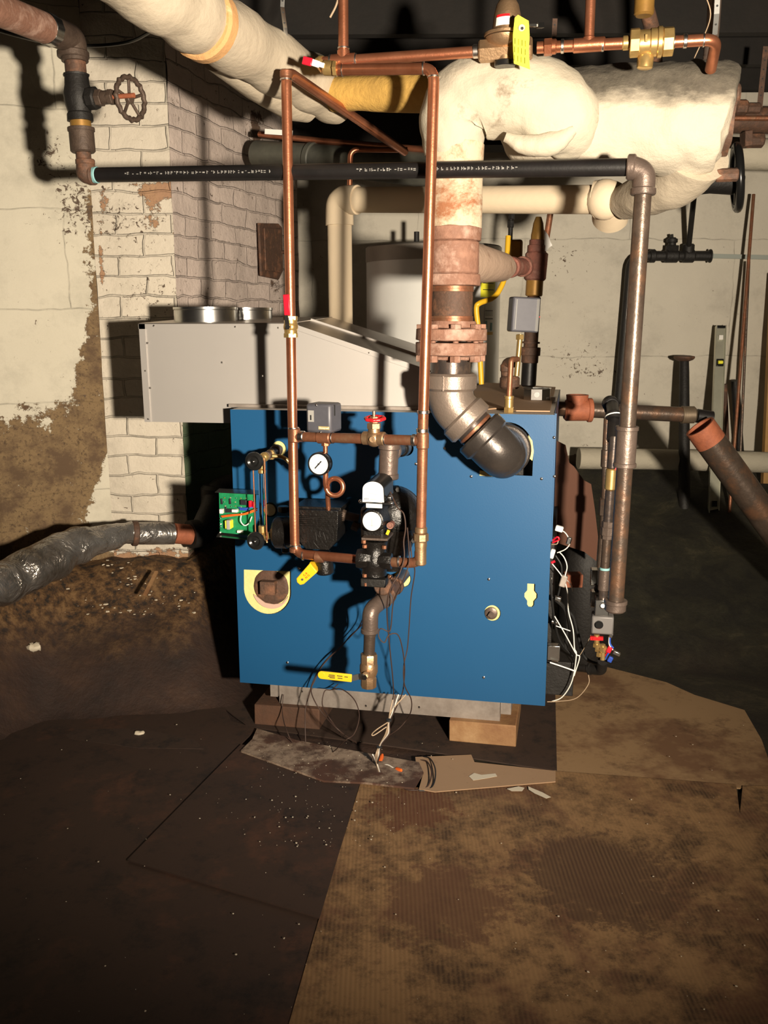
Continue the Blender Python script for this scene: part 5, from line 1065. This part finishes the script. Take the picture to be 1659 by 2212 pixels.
mb=MB(); mb.tube(rounded([Q(1094,835,3.4),Q(1094,785,3.4),Q(1110,782,3.36)],.02,8),.020,18); mb.band(Q(1101,826,3.38),(0,0,1),.036,.045,24); mb.band(Q(1095,795,3.4),(0,0,1),.024,.03,18); P2.part('elbow_base',mb,M['rust_dark'])
# brass relief on the boiler top
VT=T('brass_vent','small brass fitting with copper stub pipe on the boiler top behind the front edge','vent',P(1100,893,.05))
mb=MB(); b_=P(1099,890,.05); b_.z=HT; mb.hexn(b_+Vector((0,0,.008)),(0,0,1),.016,.016); mb.band(b_+Vector((0,0,.028)),(0,0,1),.0135,.03,20); mb.band(b_+Vector((0,0,.046)),(0,0,1),.0145,.01,20); VT.part('adapter',mb,M['brass'])
mb=MB(); mb.pipe([b_+Vector((0,0,.045)),P(1104,776,.05),P(1118,776,.09)],.0088,.012,14); VT.part('stub_pipe',mb,M['copper_dull'])
# cardboard on top and junction box
CT=MB(); z=HT+.002
CT.prism([U(x,y,Z=z) for x,y in ((1030,888),(1070,884),(1089,884),(1115,889),(1188,890),(1200,838),(1050,828),(1022,838))],(0,0,.004)); 
solo('cardboard_sheet','kraft cardboard lying on top of the boiler at the right','cardboard',CT,M['card_light'])
JB=T('junction_box','open octagonal galvanised electrical box lying on the boiler top','junction box',U(1162,866,Z=HT+.008))
c0_=U(1160,862,Z=HT+.008); mb=MB(); n=8; R8=.048
rings=[mb.ring(c0_+Vector((0,0,zz)),Vector((1,0,0)),Vector((0,1,0)),r,8,PI/8) for zz,r in ((0,R8-.0),(.036,R8),(.038,R8+.004),(.038,R8-.003),(.002,R8-.002))]
mb.skin(rings,False); mb.b.faces.new(rings[-1]); JB.part('box',mb,M['chrome'])
mb=MB(); mb.cyl(c0_+Vector((0,-R8*.93,.018)),c0_+Vector((0,-R8*.93-.001,.018)),.009,16); JB.part('knockout',mb,M['galv'])
mb=MB(); q=U(1196,862,Z=HT+.01); mb.box(q,.02,.03,.015); solo('metal_clip','little grey clip beside the octagonal box','clip',mb,M['base'])
# ================================================================ GAS TRAIN
Yg=-.0
GT=T('gas_train','black iron gas train hanging at the right of the boiler with a grey gas valve','gas pipe',P(1300,1440,Yg))
gx=lambda y: interp(y,[(900,1330),(960,1325),(1290,1302),(1370,1300)])
def gt(y0,y1,r,mat,nm,lab=None,sg=18):
    a=P(gx(y0),y0,Yg); b=P(gx(y1),y1,Yg); mb=MB(); mb.band((a+b)/2,b-a,r,(b-a).length,sg,.06); return GT.part(nm,mb,M[mat],label=lab)
mb=MB(); a=P(1321,872,Yg+.25); b=P(1330,908,Yg+.02); mb.tube(rounded([P(1318,885,Yg+.3),a,P(1327,900,Yg+.06),P(1324,950,Yg)],.03,8),.019,18); mb.band(P(1319,873,Yg+.24),(.2,-1,-.2),.026,.03,20); mb.band(P(1326,898,Yg+.04),(0,-.5,-1),.025,.02,20); GT.part('elbow',mb,M['black_pipe'],label='pair of black elbows at the top')
mb=MB(); mb.band(P(1326,899,Yg+.04),(.15,-.5,-.9),.0262,.004,20); GT.part('tape_ring',mb,M['white'],label='white sealant ring')
gt(940,1012,.0145,'steel','nipple'); gt(1012,1058,.0175,'brass','ball_valve','brass ball valve'); gt(1058,1128,.0145,'steel','nipple'); gt(1126,1140,.0185,'fitting','union',sg=8); gt(1138,1156,.0215,'fitting','union',sg=8); gt(1154,1164,.018,'fitting','union',sg=8); gt(1162,1228,.0135,'steel_rust','nipple'); gt(1226,1231,.0155,'teal','tape_ring','blue sealant ring'); gt(1230,1276,.0175,'fitting','coupling'); gt(1274,1300,.0145,'steel','nipple')
mb=MB(); mb.box(P(1332,1003,Yg-.0),.008,.02,.035); GT.part('grip',mb,M['redvinyl'],label='red handle edge')
mb=MB(); mb.box(P(1301,1345,Yg+.0),.066,.06,.058); vb2=GT.part('gas_valve',mb,M['grey_box'] if 0 else mk('grey_valve_body',(.19,.18,.175),rough=.5,metal=.3),label='light grey gas valve body',bevel=.005)
mb=MB(); mb.box(P(1300,1308,Yg+.0),.042,.055,.05); mb.box(P(1283,1245,Yg+.09),.022,.04,.05); mb.box(P(1283,1292,Yg+.09),.022,.04,.05); mb.cyl(P(1302,1309,Yg-.027),P(1302,1309,Yg-.032),.009,16); GT.part('valve_casting',mb,M['galv'],label='bright die cast upper half',bevel=.004)
mb=MB(); q=P(1294,1349,Yg-.032); mb.band(q,(0,1,0),.0125,.016,20); GT.part('knob',mb,M['black_plastic'],parent=vb2)
mb=MB(); q=P(1292,1272,Yg+.06); mb.band(q,(0,1,0),.0125,.016,20); GT.part('knob',mb,M['black_plastic'])
mb=MB(); mb.bar(P(1275,1378,Yg-.02),P(1303,1379,Yg-.02),.011,.011); mb.bar(P(1281,1378,Yg-.02),P(1298,1379,Yg-.02),.018,.007); GT.part('wing_handle',mb,M['red'],label='red winged handle')
mb=MB(); mb.cyl(P(1289,1370,Yg-.015),P(1289,1398,Yg-.015),.0085,14); mb.hexn(P(1289,1394,Yg-.015),(0,0,1),.013,.01); mb.cyl(P(1289,1394,Yg-.015),P(1290,1406,Yg-.03),.007,12); mb.cyl(P(1302,1392,Yg),P(1302,1425,Yg),.0085,14); mb.hexn(P(1303,1402,Yg),(0,0,1),.0125,.018); mb.hexn(P(1294,1414,Yg),(0,0,1),.009,.012); GT.part('pilot_cock',mb,M['brass'])
for pts,r,m_ in (([(1318,1374,0),(1318,1390,-.01),(1325,1400,-.01)],.0025,'wire_blue'),([(1316,1376,0),(1316,1392,-.01),(1324,1404,-.01)],.0018,'wire_white'),([(1308,1424,0),(1312,1415,-.01),(1320,1404,-.01)],.0025,'wire_blue'),([(1306,1420,0),(1312,1408,-.01),(1316,1402,-.01)],.0018,'redvinyl')):
    mb=MB(); mb.tube(smoothpath(PL(*pts),5),r,8); GT.part('wire',mb,M[m_])
for x,y,sx,sz,m_ in ((1316,1403,.014,.02,'redvinyl'),(1318,1424,.014,.018,'blue_plastic'),(1332,1411,.024,.012,'galv'),(1320,1372,.012,.014,'galv')): mb=MB(); mb.box(P(x,y,-.01),sx,.012,sz,Matrix.Rotation(.4,3,'Y')); GT.part('connector',mb,M[m_],bevel=.002)
mb=MB(); mb.tube(rounded([P(1302,1428,Yg+.02),P(1299,1448,Yg+.05),P(1272,1445,Yg+.08)],.02,8),.0165,18); mb.band(P(1274,1445,Yg+.08),(1,0,0),.0195,.014,18); GT.part('elbow',mb,M['black_dull'])
mb=MB(); mb.cyl(P(1274,1445,Yg+.08),P(1238,1440,Yg+.10),.0135,18); GT.part('nipple',mb,M['black_iron'],label='short black nipple into the boiler')
G2=MB(); G2.tube(PL((1312,900,.3),(1309,960,.3),(1306,1090,.3),(1298,1200,.3),(1296,1225,.3)),.0115,14); G2.band(P(1308,990,.3),(0,0,1),.015,.06); G2.band(P(1305,1095,.3),(0,0,1),.018,.06,8); solo('gas_branch_pipe','second thin iron pipe hidden just behind the gas train','gas pipe',G2,M['steel_rust'])
# ================================================================ RUSTY LEVEL PIPE AND LEANING PIPE
Fh=3.62
RP=T('rusty_level_pipe','rusty brown level pipe with an open tee at the right of the boiler','pipe',Q(1360,895,Fh))
mb=MB(); mb.cyl(Q(1160,880,Fh),Q(1482,896,Fh),.0295,26); RP.part('pipe',mb,M['steel_rust'])
mb=MB(); mb.band(Q(1487,896,Fh),RH,.0335,.055,26); mb.band(Q(1474,896,Fh),RH,.0345,.008,26); RP.part('coupling',mb,mk('olive_coupling',(.2,.15,.1),(.13,.1,.07),.45,.5,20))
mb=MB(); mb.cyl(Q(1505,898,Fh),Q(1538,903,Fh),.027,24); RP.part('nipple',mb,M['black_pipe'],label='black threaded stub')
mb=MB(); c=Q(1246,886,Fh); mb.band(c,RH,.042,.10,26); mb.band(c+RH*.05,RH,.047,.018,26); mb.cyl(c,c+Vector((0,0,.058)),.036,26); q=c+Vector((0,0,.058)); 
mb.skin([mb.ring(q+Vector((0,0,z_)),Vector((1,0,0)),Vector((0,1,0)),r,28) for z_,r in ((-.02,.041),(0,.043),(.002,.043),(.002,.033),(-.03,.033))],False); RP.part('tee',mb,M['rust_orange'],label='orange rusty tee with open top')
LP=T('leaning_pipe','fat rusty pipe leaning diagonally at the lower right with a red oxide end','pipe',Q(1885,1420,Fh))
a=Q(1512,922,Fh-.12); b=Q(1885,1440,Fh-.12); d=(b-a).normalized()
def hollow(p,q,R,ri,n=36):
    mb=MB(); A_2,B_2,_=frame(q-p); mb.skin([mb.ring(p+(q-p).normalized()*.1,A_2,B_2,ri,n),mb.ring(p,A_2,B_2,ri,n),mb.ring(p,A_2,B_2,R,n),mb.ring(q,A_2,B_2,R,n)],False); return mb
LP.part('pipe',hollow(a,b,.057,.050),M['steel_rust'])
LP.part('painted_end',hollow(a-d*.001,a+d*.075,.0578,.0495),M['rust_orange'],label='red oxide coated end')
# ================================================================ TOOLS AGAINST BACK WALL
def ground(px,py):   # where this pixel meets the dirt
    lo,hi=2.6,4.95
    for _ in range(40):
        m_=(lo+hi)/2; p=Q(px,py,m_); r=(p-CAM).dot(RH)
        if p.z>bankh(r,m_): lo=m_
        else: hi=m_
    return lo
Fg=ground(1540,1108)
lb=Q(1541,1110,Fg); lt=Q(1557,704,4.9); dl_=(lt-lb).normalized(); Ll=(lt-lb).length
LV=T('spirit_level','long aluminium spirit level leaning upright against the back wall','spirit level',lb)
nrm=dl_.cross(RH).normalized(); 
if nrm.dot(FH)>0: nrm=-nrm
Ml=Matrix((RH,nrm,dl_)).transposed()
mb=MB(); w5=.048
mb.box(lb+dl_*Ll/2,w5,.006,Ll,Ml); 
for s_ in (-1,1): mb.box(lb+dl_*Ll/2+RH*s_*w5/2,.005,.024,Ll,Ml)
LV.part('frame',mb,M['level'],bevel=.001)
def lv_(t0,t1,wd,mat,nm,off=.010):
    mb=MB(); mb.box(lb+dl_*Ll*(t0+t1)/2+nrm*off,wd,.008,Ll*(t1-t0),Ml); return LV.part(nm,mb,M[mat],bevel=.002)
lv_(.985,1.0,.05,'black_plastic','end_cap',.004); lv_(0,.01,.05,'black_plastic','end_cap',.004); v1_=lv_(.775,.815,.036,'black_plastic','vial_housing'); v2_=lv_(.235,.29,.034,'black_plastic','hand_hole'); lv_(.035,.065,.026,'black_plastic','hand_hole'); lv_(.92,.945,.022,'white','vial_housing')
mb=MB(); mb.band(lb+dl_*Ll*.795+nrm*.016,RH,.009,.024,12); LV.part('vial',mb,M['tag_yellow'],parent=v1_)
# T-headed post
Fp=4.62; pt=Q(1478,772,Fp+.2); pb_=Q(1479,1095,ground(1479,1090)); 
PT=T('iron_post','black iron post with a flat mushroom head standing in the dirt by the back wall','post',pb_)
mb=MB(); mb.tube([pb_-Vector((0,0,.03)),seg(pb_,pt,.9),pt],[.030,.025,.023],20); PT.part('shaft',mb,M['black_dull'])
mb=MB(); mb.lathe(pt-Vector((0,0,.02)),(0,0,1),[(0,.025),(.008,.045),(.018,.054),(.026,.052),(.03,.03)],24); PT.part('head',mb,M['rust_dark'],label='flat brown head')
def lean(name,label,cat,xt,yt,xb,yb,r,mat,Ft=4.88):
    Fb=ground(xb,yb); a=Q(xb,yb,Fb); b=Q(xt,yt,Ft); mb=MB(); mb.cyl(a,b,r,12); return solo(name,label,cat,mb,M[mat],loc=a)
lean('copper_tube','slim copper tube leaning against the back wall right of the spirit level','tube',1628,420,1575,1114,.0085,'copper_dull')
lean('steel_rod','slim dark rod leaning behind the copper tube at the back wall','rod',1618,565,1596,1060,.007,'steel_rust')
lean('iron_pipe_offcut','short black iron pipe leaning beside the copper tube','pipe',1588,822,1600,1010,.022,'black_dull')
lean('iron_pipe_offcut','short brown pipe leaning close behind the spirit level','pipe',1566,830,1572,1000,.012,'rust_dark')
Fb=ground(1650,1060); mb=MB(); a=Q(1652,1045,Fb); b=Q(1672,590,4.9); mb.bar(a+RH*.03,b+RH*.03,.09,.035,FH); solo('plank','yellowish plank standing against the back wall at the right edge','plank',mb,M['wood_yellow'],loc=a)
# ================================================================ BLACK PIPING ON BACK WALL
Fk=4.9
BK=T('black_wall_pipe','black pipe with tees and a small valve fixed on the back wall at the right','pipe',Q(1340,870,Fk))
mb=MB(); mb.pipe([Q(1334,900,Fk),Q(1364,553,Fk),Q(1534,553,Fk)],.025,.07,20); BK.part('pipe',mb,M['black_dull'])
mb=MB(); 
for x,L,r in ((1409,.03,.034),(1450,.07,.034),(1487,.06,.034),(1534,.008,.034)): mb.band(Q(x,553,Fk),RH,r,L,18)
mb.band(Q(1487,540,Fk),(0,0,1),.03,.06,14); BK.part('fitting',mb,M['black_dull'])
mb=MB(); mb.hexn(Q(1452,537,Fk),(0,0,1),.036,.03); mb.band(Q(1452,524,Fk),(0,0,1),.02,.05,12); mb.band(Q(1452,520,Fk),(0,0,1),.028,.02,12); mb.cyl(Q(1452,520,Fk),Q(1451,506,Fk),.008,8); BK.part('small_valve',mb,M['black_dull'])
mb=MB(); mb.cyl(Q(1487,540,Fk),Q(1502,398,Fk-.25),.0135,14); BK.part('riser_pipe',mb,M['black_dull'])
mb=MB(); mb.bar(Q(1536,553,4.97),Q(1700,557,4.97),.015,.022); solo('wall_batten','thin pale grey batten fixed along the back wall at the right','batten',mb,mk('grey_batten',(.3,.33,.3),rough=.7))
# right upper valve with black wheel
Fv=3.75
BW=T('black_wheel_valve','black valve with a large hand wheel seen edge on below the header','valve',Q(1500,395,Fv))
mb=MB(); mb.lathe(Q(1478,392,Fv),RH,[(0,.025),(.05,.05),(.1,.045),(.18,.05),(.19,.05)],20); BW.part('body',mb,M['black_dull'])
mb=MB(); mb.cyl(Q(1560,386,Fv),Q(1608,385,Fv),.011,12); BW.part('stem',mb,M['black_dull'])
handwheel(BW,Q(1592,384,Fv),(RH*.97-FH*.25+Vector((0,0,.10))),.115,.016,'black_plastic',4)
mb=MB(); mb.bar(Q(1478,408,Fv),Q(1520,410,Fv),.02,.014); mb.hexn(Q(1500,408,Fv),RH,.022,.04); mb.tube(QL((1492,405,Fv),(1482,425,Fv),(1470,442,Fv)),[.02,.016,.01],10); BW.part('yoke',mb,M['rust_dark'])
RM=T('rusty_main','rusty steam main with flanged joint at the upper right edge','pipe',Q(1640,255,3.95))
mb=MB(); mb.cyl(Q(1565,258,3.95),Q(1800,262,3.95),.052,26); RM.part('pipe',mb,M['rust_dark'])
mb=MB(); mb.band(Q(1600,232,3.9),RH,.03,.05,8); mb.band(Q(1625,234,3.9),RH,.022,.06,8); RM.part('bolt',mb,M['rust_dark']); mb=MB(); mb.bar(Q(1612,285,3.9),Q(1612,318,3.9),.06,.03); mb.band(Q(1630,303,3.9),RH,.03,.07,8); RM.part('clamp',mb,M['rust_dark'],bevel=.002)
mb=MB(); mb.cyl(Q(1540,255,3.8),Q(1800,256,3.8),.010,12); RM.part('copper_line',mb,M['copper_dull'],label='thin copper line in front')
mb=MB(); mb.tube(QL((1555,330,4.2),(1620,333,4.2),(1800,338,4.2)),.066,28); mb.noise(.004,12); solo('lagged_pipe','grey lagged pipe behind the black hand wheel at the right edge','pipe',mb,M['old_wrap'])
mb=MB(); mb.tube(QL((1250,990,4.72),(1400,992,4.72),(1700,1000,4.72)),.055,24); mb.noise(.006,9); solo('ground_pipe','dirty lagged pipe lying along the foot of the back wall','pipe',mb,M['old_wrap'])
# rust brown sheet leaning behind the boiler
Fs=3.35
mb=MB(); mb.prism([Q(x,y,Fs) for x,y in ((1196,950),(1208,955),(1222,962),(1230,1000),(1240,1008),(1262,1038),(1277,1046),(1285,1100),(1292,1160),(1288,1212),(1262,1192),(1196,1170))],FH*.006+Vector((0,0,.001))); 
solo('brown_sheet','rust brown board leaning upright behind the right side of the boiler','board',mb,M['card_rust'])
DR=T('black_drum','dark round drum in the shade behind the gas train','drum',Q(1262,1390,3.3))
mb=MB(); c=Q(1262,1300,3.62); c.z=0; mb.lathe(c,(0,0,1),[(0,.10),(.01,.105),(.40,.105),(.44,.10),(.50,.07)],32); DR.part('body',mb,M['black_dull'])
mb=MB(); mb.box(Q(1237,1252,3.08),.06,.05,.045,Matrix.Rotation(.2,3,'Z')); mb.noise(.002,20); solo('brick','single orange red brick on edge behind the white wires','brick',mb,mk('orange_brick',(.3,.1,.05),(.22,.07,.035),.85,0,20),bevel=.003)
# ================================================================ FOIL WRAPPED PIPE
FP_=T('foil_wrapped_pipe','foil wrapped pipe running along the foot of the left wall','pipe',Q(100,1260,3.3))
ps=QL((-420,1385,2.55),(-120,1292,2.84),(-20,1262,2.98),(40,1240,3.08),(100,1212,3.16),(160,1180,3.25),(225,1160,3.36),(290,1152,3.46)); p_=smoothpath(ps,9); n=len(p_)
mb=MB(); mb.tube(p_,[interp(i/(n-1),[(0,.078),(.5,.075),(.7,.066),(.88,.046),(1,.042)])+.004*math.sin(i*.7) for i in range(n)],44); mb.noise(.014,8); mb.noise(.004,20,2); FP_.part('foil_wrap',mb,M['foil'],angle=70)
mb=MB(); a=Q(285,1152,3.45); b=Q(375,1152,3.52); mb.tube([a,seg(a,b,.5),b],[.043,.044,.042],32); mb.noise(.003,30); FP_.part('foil_wrap',mb,M['foil'],label='tighter foil sleeve near the chimney')
mb=MB(); mb.band(Q(291,1152,3.455),b-a,.049,.022,28); FP_.part('strap_band',mb,M['rust_dark'],label='brown band around the foil')
mb=MB(); mb.cyl(b,Q(412,1155,3.56),.040,24); mb.noise(.001,30); FP_.part('pipe_end',mb,M['rust_orange'],label='bare rusty end')
mb=MB(); mb.tube(rounded([Q(410,1155,3.56),Q(440,1150,3.6),Q(462,1100,3.66),Q(470,1060,3.72),Q(520,1050,3.74)],.06,8),.056,24); mb.band(Q(470,1072,3.71),(0,0,1),.068,.10,24); solo('black_elbow_pipe','big black pipe bend in the shade between chimney and boiler','pipe',mb,M['black_dull'])
mb=MB(); mb.bar(U(313,1285,F=3.30)+Vector((0,0,.0)),U(338,1235,F=3.42),.012,.008); solo('wood_sliver','thin wooden sliver on the dirt bank under the foil pipe','wood scrap',mb,M['wood'])
# ================================================================ FLOOR COVERINGS
def sheet(name,label,pts,z,mat,th=.004,cat='cardboard'):
    mb=MB(); mb.prism([U(x,y,Z=z) for x,y in pts],(0,0,th)); return solo(name,label,cat,mb,M[mat])
sheet('floor_board','very dark soaked board on the floor to the left of the boiler',[(140,1590),(165,1578),(300,1575),(420,1600),(440,1620),(300,1618),(150,1598)],.004,'card_darkest',.004,'board')
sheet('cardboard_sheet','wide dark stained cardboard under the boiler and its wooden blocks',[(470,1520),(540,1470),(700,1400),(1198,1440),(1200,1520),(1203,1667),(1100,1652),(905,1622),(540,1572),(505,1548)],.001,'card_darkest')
sheet('cardboard_sheet','tan cardboard sheet at the right side of the boiler',[(1195,1445),(1300,1440),(1440,1476),(1500,1503),(1608,1536),(1645,1600),(1680,1700),(1600,1705),(1198,1668)],.0005,'card_clean')
sheet('cardboard_sheet','big corrugated cardboard sheet covering the foreground at the right',[(780,1690),(905,1704),(1200,1668),(1590,1697),(1598,1760),(1604,1700),(1760,1700),(1900,2300),(600,2300),(690,1985)],.006,'card_big')
sheet('cardboard_flap','small clean kraft flap in front of the wooden block',[(897,1637),(1018,1632),(1025,1648),(1200,1667),(1200,1690),(940,1712),(905,1706),(915,1670),(900,1662)],.012,'card_light',.003)
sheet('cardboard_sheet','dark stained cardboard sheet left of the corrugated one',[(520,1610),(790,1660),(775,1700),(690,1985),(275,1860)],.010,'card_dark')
sheet('plank','grey damp board lying across the floor before the boiler',[(555,1577),(640,1602),(770,1626),(905,1650),(915,1672),(895,1706),(790,1694),(700,1690),(520,1625),(545,1600)],.0145,'plank_grey',.006,'plank')
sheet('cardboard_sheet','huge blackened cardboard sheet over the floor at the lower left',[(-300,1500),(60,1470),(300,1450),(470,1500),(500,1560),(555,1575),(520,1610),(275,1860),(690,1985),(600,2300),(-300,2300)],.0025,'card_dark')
# crumbs
def scatter(name,label,n,fn,smin,smax,mat,seed):
    rs_=random.Random(seed); mb=MB()
    for _ in range(n):
        x,y,z=fn(rs_); 
        try: F_=None
        except: pass
        if z is None:
            F_=ground(x,y); p=Q(x,y,F_)+Vector((0,0,.004))
        else: p=U(x,y,Z=z)
        s=smin+(smax-smin)*rs_.random()**3; k=rs_.randint(4,6); ph=rs_.random()*6
        mb.prism([p+Vector((math.cos(ph+2*PI*i/k)*s*rs_.uniform(.5,1.2),math.sin(ph+2*PI*i/k)*s*rs_.uniform(.5,1.2),0)) for i in range(k)],(0,0,s*.35))
    return solo(name,label,'debris',mb,M[mat],kind='stuff')
scatter('paint_flakes','white paint crumbs scattered on the dirt bank below the foil pipe',150,lambda r:(min(420,max(10,r.gauss(270,80))),r.uniform(1210,1330),None),.001,.010,'flake',1)
scatter('paint_flakes','pale crumbs and grit strewn over the board and cardboard before the boiler',170,lambda r:(r.gauss(690,110),r.uniform(1600,1830),.022),.001,.0032,'flake',2)
scatter('paint_flakes','sparse pale specks over the whole foreground floor',110,lambda r:(r.uniform(0,1650),r.uniform(1560,2200),.016),.0008,.003,'flake',4)
for pts,lab in (([(1013,1677),(1024,1670),(1040,1674),(1070,1671),(1074,1677),(1048,1682),(1022,1686)],'long white plaster smear on the kraft flap'),([(1095,1704),(1120,1699),(1133,1702),(1128,1709),(1105,1709)],'faint white smear left of the small dark hole in the cardboard'),([(1141,1699),(1150,1703),(1172,1712),(1190,1722),(1180,1725),(1155,1714),(1142,1706)],'slanting white plaster smear at the right on the big cardboard')):
    mb=MB(); mb.prism([U(x,y,Z=.0165) for x,y in pts],(0,0,.0006)); solo('plaster_smear',lab,'plaster smear',mb,M['flake'],group=None)
for x,y,s,lab in ((72,1400,.032,'pale lump of plaster at the foot of the dirt bank'),(303,1586,.016,'small white plaster lump on the dark floor left of the boiler')):
    mb=MB(); z_=.03 if y<1500 else .012; q=Q(x,y,ground(x,y)) if y<1500 else U(x,y,Z=.006); mb.ball(q+Vector((0,0,s*.2)),s,(1,.7,.4),u=14,v=8); mb.noise(s*.5,40); solo('plaster_lump',lab,'plaster lump',mb,M['flake'])
